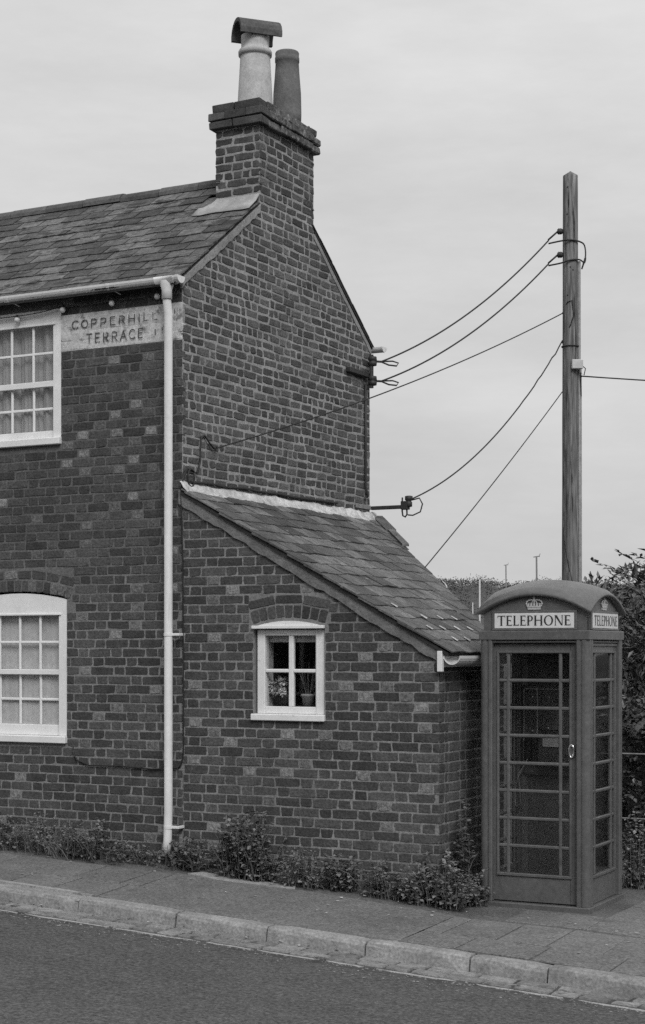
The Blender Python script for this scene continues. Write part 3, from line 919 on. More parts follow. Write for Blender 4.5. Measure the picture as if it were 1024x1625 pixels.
# painted name on the street wall
MB().box(-1.256, -.0035, .0008, .006, 4.390, 4.704).build('painted_band', 'whitewash', fw)
STROKES = {
 'C': [[(.92, .84), (.72, .97), (.45, 1), (.2, .88), (.06, .62), (.06, .38), (.2, .12), (.45, 0), (.72, .03), (.92, .16)]],
 'O': [[(.5, 1), (.2, .9), (.04, .62), (.04, .38), (.2, .1), (.5, 0), (.8, .1), (.96, .38), (.96, .62), (.8, .9), (.5, 1)]],
 'P': [[(.12, 0), (.12, 1)], [(.12, 1), (.6, 1), (.86, .88), (.86, .6), (.6, .47), (.12, .47)]],
 'E': [[(.12, 0), (.12, 1)], [(.12, 1), (.85, 1)], [(.12, .52), (.72, .52)], [(.12, 0), (.88, 0)]],
 'R': [[(.12, 0), (.12, 1)], [(.12, 1), (.6, 1), (.84, .88), (.84, .62), (.6, .5), (.12, .5)], [(.45, .5), (.92, 0)]],
 'H': [[(.1, 0), (.1, 1)], [(.9, 0), (.9, 1)], [(.1, .5), (.9, .5)]],
 'I': [[(.5, 0), (.5, 1)]],
 'L': [[(.12, 1), (.12, 0)], [(.12, 0), (.85, 0)]],
 'T': [[(.5, 0), (.5, 1)], [(.05, 1), (.95, 1)]],
 'A': [[(.02, 0), (.5, 1)], [(.5, 1), (.98, 0)], [(.2, .36), (.8, .36)]],
}
def stroke_text(name, text, x0, x1, z0, z1, y, th, m, parent, slope=0.0):
    wts = {'I': .35, 'L': .85, 'E': .9}
    adv = [wts.get(c, 1.0) for c in text]
    gapw = .42
    unit = (x1 - x0) / (sum(adv) + gapw * (len(text) - 1))
    mb = MB(); x = x0; k = 0
    for c, a in zip(text, adv):
        w = a * unit; dz = random.uniform(-.003, .003)
        for pl in STROKES[c]:
            for p, q in zip(pl, pl[1:]):
                P = Vector((x + p[0] * w, z0 + p[1] * (z1 - z0) + dz + slope * (x - x0))); Q = Vector((x + q[0] * w, z0 + q[1] * (z1 - z0) + dz + slope * (x - x0)))
                d = (Q - P).normalized(); s = Vector((-d.y, d.x)) * th / 2; e_ = d * th * .3
                yy = y - .0002 * k; k += 1
                pts = [P - e_ - s, Q + e_ - s, Q + e_ + s, P - e_ + s]
                mb.add([(t.x, yy, t.y) for t in pts], [(0, 1, 2, 3)])
        x += w + gapw * unit
    return mb.build(name, m, parent)
stroke_text('lettering', 'COPPERHILL', -1.135, -.235, 4.574, 4.642, -.0055, .0098, 'letters', fw)
stroke_text('lettering', 'TERRACE', -.985, -.385, 4.436, 4.515, -.0055, .0098, 'letters', fw)
gm = MB()
for q, (x, z0, z1) in enumerate(((-.075, 4.60, 4.655), (-.052, 4.60, 4.655), (-.025, 4.61, 4.65), (-.27, 4.45, 4.50), (-.20, 4.46, 4.51))):
    gm.add([(x - .006, -.0055 - q * .0002, z0), (x + .006, -.0055 - q * .0002, z0), (x + .006, -.0055 - q * .0002, z1), (x - .006, -.0055 - q * .0002, z1)], [(0, 1, 2, 3)])
gm.build('lettering', 'ghost', fw)

# gutter and downpipe
def half_round(mb, x0, x1, cy, cz, r, t, axis='x', seg=10):
    out = [(cy + r * math.cos(R(180 + 180 * k / seg)), cz + r * math.sin(R(180 + 180 * k / seg))) for k in range(seg + 1)]
    inn = [(cy + (r - t) * math.cos(R(180 + 180 * k / seg)), cz + (r - t) * math.sin(R(180 + 180 * k / seg))) for k in range(seg + 1)]
    return mb.prism(out + inn[::-1], axis, x0, x1)
gy, gz = -.105, 4.895
g = half_round(MB(), XL, .030, gy, gz, .056, .004)
gut = g.build('gutter', 'plastic', HOUSE, False)
cap = MB()
cap.prism([(gy + .060 * math.cos(R(180 + 18 * k)), gz + .002 + .060 * math.sin(R(180 + 18 * k))) for k in range(11)], 'x', .026, .052)
cap.build('end_cap', 'plastic', gut)
for xb in (-2.62, -1.74, -.66):
    b_ = half_round(MB(), xb - .014, xb + .014, gy, gz, .0605, .0035)
    b_.tube([(xb, gy + .045, gz - .04), (xb + .03, .0, gz - .065), (xb + .035, .02, gz - .065)], .007, 6)
    b_.build('gutter_bracket', 'plastic', gut)
col = half_round(MB(), -.185, .0, gy, gz, .0625, .004)
col.lathe([(.060, .0), (.056, -.04), (.044, -.075), (.044, -.15), (.04, -.151)], 20, (-.088, gy, gz - .03), False)
col.build('outlet', 'plastic', gut, True)
dp = MB()
px, py = -.090, -.080
zb_ = zg(px, py) + .06
dp.tube([(px, gy, gz - .10), (px, gy + .004, 4.70), (px, py, 4.60), (px, py, 3.0), (px, py, 1.5), (px, py, .42), (px - .004, py - .004, .2), (px - .012, py - .02, zb_)], [.036] * 7 + [.037], 18)
pipe = dp.build('downpipe', 'plastic', HOUSE, True)
for zc in (1.912, .30):
    c_ = MB().tube([(px, py, zc - .012), (px, py, zc + .012)], .0405, 18)
    c_.bbox(px + .03, px + .105, py - .005, py + .016, zc - .011, zc + .011, .003)
    c_.bbox(px + .08, px + .105, py + .016, .01, zc - .011, zc + .011, .003)
    c_.build('pipe_clip', 'plastic', pipe)
# fascia behind the gutter, near-black to put the eaves shade into its colour
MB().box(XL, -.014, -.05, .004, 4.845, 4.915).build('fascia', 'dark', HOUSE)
# rear gutter end seen past the gable
rg = half_round(MB(), -1.0, .10, DEP + .10, 4.905, .052, .004)
rg.prism([(DEP + .10 + .055 * math.cos(R(180 + 18 * k)), 4.906 + .055 * math.sin(R(180 + 18 * k))) for k in range(11)], 'x', .10, .118)
rg.build('gutter', 'plastic', HOUSE)

# cable run on the street wall and round the corner of the gable
cb = MB()
cb.tube([(.012, .53, 3.545), (.03, .46, 3.52), (.02, .40, 3.56), (.012, .33, 3.62), (.012, .275, 3.60), (.012, .262, 3.50), (.012, .262, 3.40), (.012, .22, 3.30), (.014, .17, 3.285)], .0075, 6)
ctr = [(.014, .17, 3.285)]
for k in range(11):
    a = R(60 + k * 34)
    ctr.append((.022, .10 + .055 * math.cos(a), 3.235 + .075 * math.sin(a)))
cb.tube(ctr, .0075, 6)
cb.tube([(.014, .17, 3.285), (.016, .05, 3.31), (.018, -.008, 3.25), (-.006, -.016, 3.12), (.010, -.012, 2.5), (.014, -.012, 1.6), (.014, -.012, .92), (-.002, -.012, .83), (-.04, -.012, .79), (-.3, -.012, .775), (-.62, -.012, .79), (-.95, -.012, .785), (-1.08, -.012, .83), (-1.125, -.012, .90), (-1.13, .012, .95)], .0065, 6)
cb.build('wall_cable', 'black', HOUSE, True)
# upper wall bracket with two insulators, conduit below, and the lower arm
br = MB()
br.bbox(.0, .05, 3.02, 3.46, 4.565, 4.615, .005)
br.tube([(.07, 3.462, 4.46), (.07, 3.462, 4.80)], .022, 8)
ub = br.build('wall_bracket', 'iron', HOUSE)
for z in (4.735, 4.535):
    MB().lathe([(.02, -.05), (.042, -.045), (.046, -.01), (.03, 0), (.046, .01), (.042, .045), (.02, .05)], 12, (.075, 3.475, z)).tube([(.075, 3.475, z), (.13, 3.56, z + .004)], .012, 6).build('insulator', 'iron', ub, True)
MB().tube([(.022, 3.425, 4.50), (.022, 3.425, 3.9), (.022, 3.425, 3.45), (.028, 3.44, 3.40), (.022, 3.45, 3.34)], .0135, 8).tube([(.022, 3.425, 3.36), (.03, 3.40, 3.31)], .010, 8).build('conduit', 'iron', HOUSE, True)
lb = MB()
lb.bbox(.001, .012, 3.23, 3.565, 3.225, 3.27, .003)
lb.build('bracket_plate', 'grey_metal', HOUSE)
la = MB()
la.bbox(.012, .40, 3.56, 3.60, 3.225, 3.262, .004)
la.bbox(.355, .43, 3.55, 3.62, 3.215, 3.30, .004)
arm = la.build('bracket_arm', 'iron', HOUSE)
ai = MB().lathe([(.022, -.05), (.035, -.045), (.035, .0), (.024, .01), (.04, .02), (.04, .06), (.02, .065)], 12, (.432, 3.585, 3.29))
ai.tube([(.36, 3.585, 3.34), (.358, 3.585, 3.20), (.365, 3.585, 3.155), (.392, 3.585, 3.14), (.412, 3.585, 3.165), (.41, 3.585, 3.22)], .009, 8)
ai.build('insulator', 'iron', arm, True)

# string of festoon bulbs under the eaves
FS = tag(empty('festoon_lights', (-.7, -.03, 4.75)), 'string of round white bulbs hung under the eaves gutter', 'string lights')
bl = [(-2.25, 4.735), (-1.709, 4.703), (-1.214, 4.745), (-.696, 4.752), (-.232, 4.765)]
fc = MB()
pts = []
for (a, za_), (b, zb2) in zip(bl, bl[1:]):
    for k in range(6):
        t = k / 6; pts.append((a + (b - a) * t + .7, -.002, za_ + .035 + (zb2 - za_) * t - .012 * math.sin(math.pi * t) - 4.75))
pts.append((-.232 + .7, -.002, .05))
fc.tube(pts, .0042, 5)
fc.build('cable', 'black', FS)
for x, z in bl:
    b_ = MB().sphere((x + .7, -.004, z - 4.75), .0255, 14, 10).build('bulb', 'bulb', FS, True)
    MB().tube([(x + .7, -.004, z - 4.75 + .022), (x + .7, -.003, z - 4.75 + .045)], .012, 8).build('socket', 'iron', b_)

# ------------------------------------------------------------------ the lean-to
LEAN = tag(empty('lean_to'), 'low brick lean-to with a steep slate roof built against the gable end', 'outbuilding')
LX = 2.345
LT, LB_ = 3.125, 1.80                     # roof line at the gable and at the front corner
LTAN = (LT - LB_) / 2.37
WLn = (.684, 1.345, 1.207, 1.985)
lw = wall_boxes(MB(), .0, LX - .006, .0038, .2, -.5, LB_ - .03, [(WLn[0], WLn[1], WLn[2], LB_ - .03)])
# sloping upper part as a prism, with the window head left open below 1.985
lw.prism([(.0, LB_ - .03), (.684, LB_ - .03), (.684, 1.985), (1.345, 1.985), (1.345, LB_ - .03), (LX - .006, LB_ - .03), (0.0, LT - .06)], 'y', .0038, .2)
lfw = lw.build('front_wall', 'mortar', LEAN)
lew = MB().box(LX - .2, LX - .0038, .2, 1.36, -.5, LB_ - .02).build('end_wall', 'mortar', LEAN)
MB().prism([(0, 3.55), (LX - .2, 1.36), (LX - .05, 1.36), (.0, 3.72)], 'z', -1.0, 1.75).build('rear_wall', 'mortar', LEAN)
rw = MB(); rw.add([(0, 3.55, 1.75), (LX - .2, 1.36, 1.75), (0, 3.55, 3.0), (0, 3.7, 1.75), (LX - .05, 1.38, 1.75), (0, 3.7, 3.0)], [(0, 1, 2), (5, 4, 3), (1, 4, 5, 2)])
rw.build('rear_gable', 'mortar', LEAN)
def lean_clip(v0, v1):
    return .004, min(LX - .003, (LT - .045 - v1) / LTAN - .02)
def lean_mat(n, kind, u, v, rnd):
    p = .0
    if kind == 'h': p = .30 if v > .55 else .05
    return 'brick_pale' if rnd.random() < p else 'brick'
LH = [(WLn[0] - .002, WLn[1] + .004, WLn[2], 1.99), (.645, 1.375, 1.95, 2.205)]
lay(FRONT, .004, LX - .003, -.2735, 3.0, flemish, lean_mat, 'neat', lfw, .0092, lean_clip, LH, 23, .0014)
def endbond(n, rnd):
    yield (0 if n % 2 == 0 else -.126, 's')
    while True:
        if n % 2 == 0:
            yield (.118, 'h'); yield (.07, 'h')
            while True:
                yield (.232, 's'); yield (.118, 'h')
        else:
            yield (.236, 's'); yield (.06, 'h')
            while True:
                yield (.232, 's'); yield (.118, 'h')
lay(ENDW, .004, 1.36, -.2735, LB_ - .03, endbond, lambda *a: 'brick', 'neat', lew, .0105, None, (), 31, .0014)
arch(FRONT, lfw, 1.016, .333, 1.985, .05, .118, .082, 9, 3, ['brick', 'brick', 'brick'])

# roof of the lean-to
ls = math.atan(LTAN)
Ul, Vl = Vector((0, 1, 0)), Vector((-math.cos(ls), 0, math.sin(ls)))
Nl = Ul.cross(Vl)
XE = 2.455                                # eaves overhang
E1 = Vector((XE, 0, LT - LTAN * XE))
LLEN = XE / math.cos(ls)
def rear_y(x): return 3.72 - (3.72 - 1.30) * max(0, x) / 2.34
deck = MB()
deck.add([(XE - .02, -.035, E1.z + .008), (.0, -.035, LT - .004), (.0, 3.70, LT - .004), (XE - .02, rear_y(XE), E1.z + .008),
          (XE - .02, -.035, E1.z - .02), (.0, -.035, LT - .032), (.0, 3.70, LT - .032), (XE - .02, rear_y(XE), E1.z - .02)],
         [(3, 2, 1, 0), (4, 5, 6, 7), (0, 1, 5, 4), (1, 2, 6, 5), (2, 3, 7, 6), (3, 0, 4, 7)])
lroof = deck.build('roof', 'dark', LEAN)
GL = .186
nr = int(LLEN / GL)
slate_rows = []
for r_ in range(nr + 1):
    s = r_ * GL
    ln = min(GL * 1.8, LLEN - s - .01)
    if ln < .06: continue
    w = .285
    y = -.055 - (w / 2 if r_ % 2 else 0)
    xm = XE - s * math.cos(ls)
    while True:
        a, b = max(y, -.055), y + w
        if a > rear_y(xm - ln * math.cos(ls)): break
        lim0, lim1 = rear_y(xm), rear_y(xm - ln * math.cos(ls))
        jn = .011 + random.uniform(0, .005)
        if b < min(lim0, lim1):
            o = E1 + Vl * (s + random.uniform(-.012, .012)) + Ul * ((a + b) / 2) + Nl * jn
            slate(o, Ul, Vl, Nl, b - a - .008, ln, random.uniform(.008, .013), .032 + random.uniform(0, .014), 'slate_lean', lroof, random.gauss(0, .015))
        else:                                # cut to the slanting rear edge
            t = .0075
            slope_ = (lim1 - lim0) / ln
            inside = lambda p: p[0] <= lim0 + slope_ * p[1] + random.uniform(-.0, .0)
            rect = [(a, 0), (b - .005, 0), (b - .005, ln), (a, ln)]
            p4 = []
            for k_ in range(4):
                p_, q_ = rect[k_], rect[(k_ + 1) % 4]
                fp, fq = p_[0] - lim0 - slope_ * p_[1], q_[0] - lim0 - slope_ * q_[1]
                if fp <= 0: p4.append(p_)
                if fp * fq < 0:
                    t_ = fp / (fp - fq); p4.append((p_[0] + (q_[0] - p_[0]) * t_, p_[1] + (q_[1] - p_[1]) * t_))
            if len(p4) >= 3:
                rag = random.uniform(-.02, .03)
                P = [E1 + Vl * (s + q) + Ul * (yy + (rag if yy > a + .01 else 0)) + Nl * (jn + .006 - .024 * q) for yy, q in p4]
                m_ = len(P)
                vs = [tuple(p) for p in P] + [tuple(p + Nl * t) for p in P]
                mesh_obj('slate', vs, [tuple(range(m_, 2 * m_))] + [(k_, (k_ + 1) % m_, (k_ + 1) % m_ + m_, k_ + m_) for k_ in range(m_)], 'slate_lean', lroof)
        y += w
# metal slate clips near the eaves
for (yy, r_) in ((.42, 1), (.70, 1), (.27, 2), (.58, 2), (.86, 2), (1.14, 2), (.52, 3), (.84, 3), (1.2, 3), (.3, 4), (1.35, 1)):
    o = E1 + Vl * (r_ * GL - .012) + Ul * (yy + random.uniform(-.04, .04)) + Nl * .024
    k = MB()
    q = [Vector((-.020, -.014, 0)), Vector((.018, -.006, 0)), Vector((.016, .06, -.001)), Vector((-.017, .05, -.001))]
    pts = [o + Ul * v.x + Vl * (v.y + .0) + Nl * (v.z + .004) for v in q]
    k.add([tuple(p) for p in pts] + [tuple(p + Nl * .003) for p in pts], [(4, 5, 6, 7), (0, 1, 5, 4), (1, 2, 6, 5), (2, 3, 7, 6), (3, 0, 4, 7)])
    k.build('slate_clip', 'cement', lroof)
# verge mortar on the front wall
fillet('verge_mortar', [(-.03, LT - .012 + .03 * LTAN), (2.36, LT - .012 - 2.36 * LTAN)], .115, None, 'y', .012, -.022, 'fillet', LEAN, 40, .012)
# rear verge slab with its end plate against the gable
rv = MB()
pa, pb = Vector((.02, 3.70, LT + .03)), Vector((2.36, rear_y(2.36), LT - LTAN * 2.36 + .03))
dd = (pb - pa).normalized(); side = Vector((.72, .69, 0))
for k in range(2):
    a = pa + (pb - pa) * (k / 7.5) + dd * .004; b = pa + (pb - pa) * ((k + 1) / 7.5) - dd * .002
    up = Vector((0, 0, .022)); sd_ = side * (.055 - .02 * k)
    v8 = [a - sd_, b - sd_, b + sd_, a + sd_]
    up2 = [p + up + Vector((0, 0, .004 * (k % 2))) for p in v8]
    MB().add([tuple(p) for p in v8] + [tuple(p) for p in up2], [(3, 2, 1, 0), (4, 5, 6, 7), (0, 1, 5, 4), (1, 2, 6, 5), (2, 3, 7, 6), (3, 0, 4, 7)]).build('verge_slab', 'slate_lean', lroof)
# white cement flashing along the gable, dark strip above it
n = 60; vs, fs = [], []
for i in range(n + 1):
    y = -.05 + 3.74 * i / n
    hz = .036 + .014 * noise1(y * 5, 1) + .008 * noise1(y * 19, 1) + .012 * (i / n)
    lowx = .068 + .022 * noise1(y * 4, 4) + .016 * noise1(y * 13, 2)
    for (x, z) in ((.002, LT + .03 + hz), (.016, LT + .026 + hz * .8), (.035, LT + .018 - .05 * LTAN + .03), (lowx, LT - lowx * LTAN + .026), (lowx + .002, LT - lowx * LTAN + .008)):
        vs.append((x, y, z))
for i in range(n):
    for a in range(4):
        fs.append((i * 5 + a, i * 5 + a + 1, (i + 1) * 5 + a + 1, (i + 1) * 5 + a))
mesh_obj('flashing', vs, fs, 'cement', LEAN, True)
ds = MB().tube([(.016, .10 + .3 * k, LT + .085 + .012 * noise1(k * 1.7, 5) + .003 * k) for k in range(10)], .012, 6)
ds.build('flashing_strip', 'dark', LEAN)
# eaves board, gutter
mb = MB()
mb.bbox(LX + .002, LX + .042, -.048, -.005, LB_ - .185, LB_ - .025, .003)
mb.build('gutter_end_board', 'white_worn', LEAN)
gl_ = half_round(MB(), -.02, 1.30, LX + .115, LB_ - .062, .070, .005, 'y')
gl_.bbox(LX + .03, LX + .05, -.018, 1.3, LB_ - .09, LB_ - .06, .003)
gl_.build('gutter', 'plastic', LEAN)
MB().box(LX + .002, LX + .028, -.02, 1.3, LB_ - .15, LB_ - .03).build('fascia', 'white_worn', LEAN)

# small casement window of the lean-to
y0 = .032
f = MB()
fx0, fx1, fz0, fz1 = .704, 1.3275, 1.262, 1.948
gx = (.775, .992, 1.036, 1.246); gzs = (1.322, 1.598, 1.628, 1.900)
f.bbox(fx0, gx[0], y0, y0 + .07, fz0, fz1, .004); f.bbox(gx[3], fx1, y0, y0 + .07, fz0, fz1, .004)
f.bbox(gx[0] - .001, gx[3] + .001, y0 + .004, y0 + .066, gzs[3], fz1 - .001, .004); f.bbox(gx[0] - .001, gx[3] + .001, y0 + .004, y0 + .066, fz0 + .001, gzs[0], .004)
lwin = f.build('window', 'white_worn', LEAN)
lwin['label'] = 'small four-pane white casement with flower pots inside'
b_ = MB(); b_.bbox(gx[1], gx[2], y0 + .008, y0 + .05, gzs[0], gzs[3], .006)
b_.bbox(gx[0], gx[1], y0 + .010, y0 + .048, gzs[1], gzs[2], .006); b_.bbox(gx[2], gx[3], y0 + .010, y0 + .048, gzs[1], gzs[2], .006)
b_.build('glazing_bar', 'white_worn', lwin)
st = MB(); st.bbox(gx[3] + .012, gx[3] + .02, y0 - .004, y0 + .0, fz0 + .01, fz1 - .01, .001); st.build('stay_bead', 'white', lwin)
MB().bbox(.672, 1.349, -.028, y0 + .08, 1.207, 1.2615, .006).build('sill', 'white_worn', lwin)
MB().bbox(.678, 1.345, -.025, y0 + .07, 1.955, 1.982, .004).build('drip_board', 'white', lwin)
n = 12
MB().prism([(.73 + (1.30 - .73) * i / n, 1.983 + .036 * (1 - (2 * i / n - 1) ** 2)) for i in range(n + 1)], 'y', -.004, .06).build('arch_board', 'white_worn', lwin)
for (a, b2) in ((gx[0], gx[1]), (gx[2], gx[3])):
    for (c, d) in ((gzs[0], gzs[1]), (gzs[2], gzs[3])):
        MB().box(a - .002, b2 + .002, y0 + .028, y0 + .031, c - .002, d + .002).build('pane', 'glass', lwin)
# inside: reveal, sill board, dark room
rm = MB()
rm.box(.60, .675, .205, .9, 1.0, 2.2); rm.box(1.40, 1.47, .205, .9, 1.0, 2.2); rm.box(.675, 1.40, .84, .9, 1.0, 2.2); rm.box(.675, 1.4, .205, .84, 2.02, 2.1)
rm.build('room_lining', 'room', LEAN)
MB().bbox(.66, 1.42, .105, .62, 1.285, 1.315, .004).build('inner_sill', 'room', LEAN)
mb = MB(); mb.bbox(.70, .762, .104, .20, 1.316, 1.845, .002); mb.bbox(.70, 1.40, .104, .20, 1.846, 1.984, .002); mb.build('reveal_lining', 'whitewash', LEAN)
pz = 1.316
def leaves_blob(mb, c, rad, n, size, rr, squash=1.0, droop=.3):
    for _ in range(n):
        d = Vector((rr.gauss(0, 1), rr.gauss(0, 1), rr.gauss(0, 1))).normalized() * (rr.random() ** .4)
        p = Vector(c) + Vector((d.x * rad, d.y * rad, d.z * rad * squash))
        leaf(mb, p, (d + Vector((0, 0, -droop))), size * rr.uniform(.6, 1.3), rr)
def leaf(mb, p, direction, s, rr, wid=.42):
    d = Vector(direction)
    if d.length < 1e-4: d = Vector((0, 0, 1))
    d = (d.normalized() + Vector((rr.uniform(-.6, .6), rr.uniform(-.6, .6), rr.uniform(-.5, .5)))).normalized()
    side = d.cross(Vector((rr.uniform(-.4, .4), rr.uniform(-.4, .4), 1))).normalized() * s * wid
    nrm = side.cross(d).normalized()
    m_ = p + d * s * .45 - nrm * s * .06
    mb.add([p, m_ + side + nrm * s * .10, p + d * s - nrm * s * .12, m_ - side + nrm * s * .10, m_], [(0, 4, 1), (1, 4, 2), (2, 4, 3), (3, 4, 0)])
rr = random.Random(3)
PA = tag(empty('potted_plant', (.855, .17, pz)), 'pot of white flowers at the left behind the lean-to window', 'potted plant', 'pots behind the lean-to window')
MB().lathe([(.03, 0), (.042, .075), (.047, .078), (.047, .095), (.038, .095)], 16, (.045, 0, 0)).build('pot', 'room', PA, True)
mb = MB(); leaves_blob(mb, (-.01, 0, .16), .07, 120, .04, rr); mb.build('leaves', 'leaf', PA)
mb = MB()
for k in range(11):
    c = (-.02 + rr.uniform(-.06, .085), rr.uniform(-.055, -.03), .165 + rr.uniform(-.05, .045))
    leaves_blob(mb, c, .022, 34, .026, rr, 1, 0)
mb.build('flowers', 'petal', PA)
PB = tag(empty('potted_plant', (1.105, .17, pz)), 'ribbed clay pot with tall thin stems at the right behind the lean-to window', 'potted plant', 'pots behind the lean-to window')
MB().lathe([(.04, 0), (.054, .085), (.060, .088), (.060, .108), (.05, .108)], 20).build('pot', 'terracotta', PB, True)
mb = MB()
for k in range(16):
    a = rr.uniform(-.09, .09); b2 = rr.uniform(-.03, .05)
    mb.tube([(a * .25, b2 * .25, .10), (a * .7, b2 * .6, .2), (a * 1.2, b2, .30 + rr.uniform(-.05, .07))], [.0025, .002, .0012], 4)
mb.build('stems', 'stem', PB)
mb = MB(); leaves_blob(mb, (.10, .0, .16), .05, 70, .035, rr); mb.build('leaves', 'leaf_b', PB)

# ------------------------------------------------------------------ turn the bricks into objects
def place_bricks(lst, thing, cap):
    for b in lst:
        f = b['f']; c = f.p(b['u'], b['v'])
        q = [proj(f.p(b['u'] + sx * b['w'] / 2, b['v'] + sy * b['h'] / 2)) for sx, sy in ((-1, -1), (1, -1), (1, 1), (-1, 1))]
        ar = abs(sum(q[i][0] * q[(i + 1) % 4][1] - q[(i + 1) % 4][0] * q[i][1] for i in range(4))) / 2
        vis = f.n.dot(CAMP - c) > 0
        x, y = sum(p[0] for p in q) / 4, sum(p[1] for p in q) / 4
        b['ar'] = ar if vis and 4 < x < 1020 and 0 < y < 1625 and not (f is ENDW and x > 766) and not (f is FRONT and y > 1385) and not (f is GABLE and y > 815) else -1
        if f is GABLE and b['v'] < LT + .02: b['ar'] = -1
        if f is FRONT and ((b['u'] > 0) != (thing is LEAN)): b['ar'] = -1
    lst.sort(key=lambda b: -b['ar'])
    vs, fs, mi = [], [], []
    mats = sorted({b['m'] for b in lst})
    for i, b in enumerate(lst):
        f = b['f']
        cr, sr = math.cos(b['r']), math.sin(b['r'])
        u2 = f.u * cr + f.v * sr; v2 = f.v * cr - f.u * sr
        kind = 's' if b['w'] > .16 else 'h'
        k = random.randrange(14)
        M = Matrix((u2 * b['w'], v2 * b['h'], f.n * b['dep'])).transposed().to_4x4()
        M.translation = f.p(b['u'], b['v'], b['d'])
        if i < cap and b['ar'] > 0:
            o = bpy.data.objects.new('brick', brick_mesh(b['s'], kind, k, b['m']))
            link(o, b['p']); o.matrix_basis = M
        else:
            n = len(vs); V_, F_ = VAR[b['s'], kind][k]
            vs += [tuple(M @ Vector(v)) for v in V_]
            fs += [tuple(q + n for q in t) for t in F_]
            mi += [mats.index(b['m'])] * len(F_)
    if vs:
        o = mesh_obj('brickwork', vs, fs, mats, thing, midx=mi); o['kind'] = 'stuff'
lean_parts = (lfw, lew)
place_bricks([b for b in BRICKS if b['p'] not in lean_parts], HOUSE, 262)
place_bricks([b for b in BRICKS if b['p'] in lean_parts], LEAN, 300)

# ------------------------------------------------------------------ telephone kiosk
S = .445
KX, KYc, KZ = 3.455 - S, .268 + S, -.2
KI = tag(empty('telephone_kiosk', (KX, KYc, KZ), R(.8)), 'cast iron telephone box with domed roof, crowns and TELEPHONE signs beside the lean-to', 'telephone box')
# frame: reeded corner posts, plinth, head
def post_poly(sx, sy):
    """corner post section, corner at (S,S), reeded quarter"""
    p = [(S - .105, S - .055), (S - .105, S - .008), (S - .095, S), (S - .078, S), (S - .072, S - .009), (S - .062, S - .009), (S - .056, S - .001)]
    for k in range(7):
        a = R(90 - 15 * k); p.append((S - .045 + .045 * math.cos(a) * 1.0, S - .045 + .045 * math.sin(a)))
    p += [(S - .001, S - .056), (S - .009, S - .062), (S - .009, S - .072), (S, S - .078), (S, S - .095), (S - .008, S - .105), (S - .055, S - .105)]
    q = [(x * sx, y * sy) for x, y in p]
    return q if sx * sy > 0 else q[::-1]
fr = MB()
for sx in (-1, 1):
    for sy in (-1, 1):
        fr.prism(post_poly(sx, sy), 'z', .03, 2.06)
# base plinth
pl = S + .006
fr.bbox(-pl, pl, -pl, pl, -.25, .028, .008)
frame = fr.build('frame', 'red', KI)
hd = MB()
hi = S - .028
def ring_box(mb, h, t, z0, z1):
    mb.bbox(-h, h, -h, -h + t, z0, z1, .006); mb.bbox(-h, h, h - t, h, z0, z1, .006)
    mb.bbox(-h, -h + t, -h + t + .0005, h - t - .0005, z0 + .0005, z1 - .0005, .006); mb.bbox(h - t, h, -h + t + .0005, h - t - .0005, z0 + .0005, z1 - .0005, .006)
ring_box(hd, S + .004, .10, 2.058, 2.132)       # cornice band
ring_box(hd, S - .012, .09, 2.036, 2.056)
# pediment heads with segmental top on the four sides
n = 20
def arc_z(x, h, z0, rise): return z0 + rise * (1 - (x / h) ** 2)
for k in range(4):
    a = R(90 * k)
    poly = [(-hi + .0 + .002 * (k % 2), 2.131), (hi - .002 * (k % 2), 2.131)] + [(hi - .002 * (k % 2) - 2 * (hi - .002 * (k % 2)) * i / n, arc_z(hi - 2 * hi * i / n, hi, 2.286, .128)) for i in range(n + 1)]
    tmp = MB().prism(poly, 'y', -hi, -hi + .05)
    rot = Matrix.Rotation(a, 4, 'Z')
    hd.add([tuple(rot @ Vector(v)) for v in tmp.v], tmp.f)
head = hd.build('head', 'red', KI)
# domed roof with rolled rim
n = 28; H = S + .004; vs, fs = [], []
def dome(x, y):
    p, q = 1 - (x / H) ** 2, 1 - (y / H) ** 2
    return 2.306 + .140 * (p + q) - .048 * p * q
for j in range(n + 1):
    for i in range(n + 1):
        x, y = -H + 2 * H * i / n, -H + 2 * H * j / n
        edge = min(H - abs(x), H - abs(y))
        vs.append((x, y, dome(x, y) - (.014 if edge < 1e-6 else 0)))
for j in range(n):
    for i in range(n):
        fs.append((j * (n + 1) + i, j * (n + 1) + i + 1, (j + 1) * (n + 1) + i + 1, (j + 1) * (n + 1) + i))
dm = mesh_obj('roof', vs, fs, 'red', KI, True)
rim = MB()
for k in range(4):
    rot = Matrix.Rotation(R(90 * k), 4, 'Z')
    prof = [(0, -.0), (.012, -.012), (.014, -.026), (.006, -.036), (-.03, -.036)]
    vs2 = []
    m_ = len(prof)
    for i in range(n + 1):
        x = -H + 2 * H * i / n
        z = dome(x, -H) - .012
        for d, dz in prof:
            ex = 1 + (d / H)
            vs2.append(tuple(rot @ Vector((x * ex, -H - d, z + dz))))
    fs2 = [(i * m_ + q, i * m_ + q + 1, (i + 1) * m_ + q + 1, (i + 1) * m_ + q) for i in range(n) for q in range(m_ - 1)]
    rim.add(vs2, fs2)
rim.build('roof_rim', 'red', dm, True)
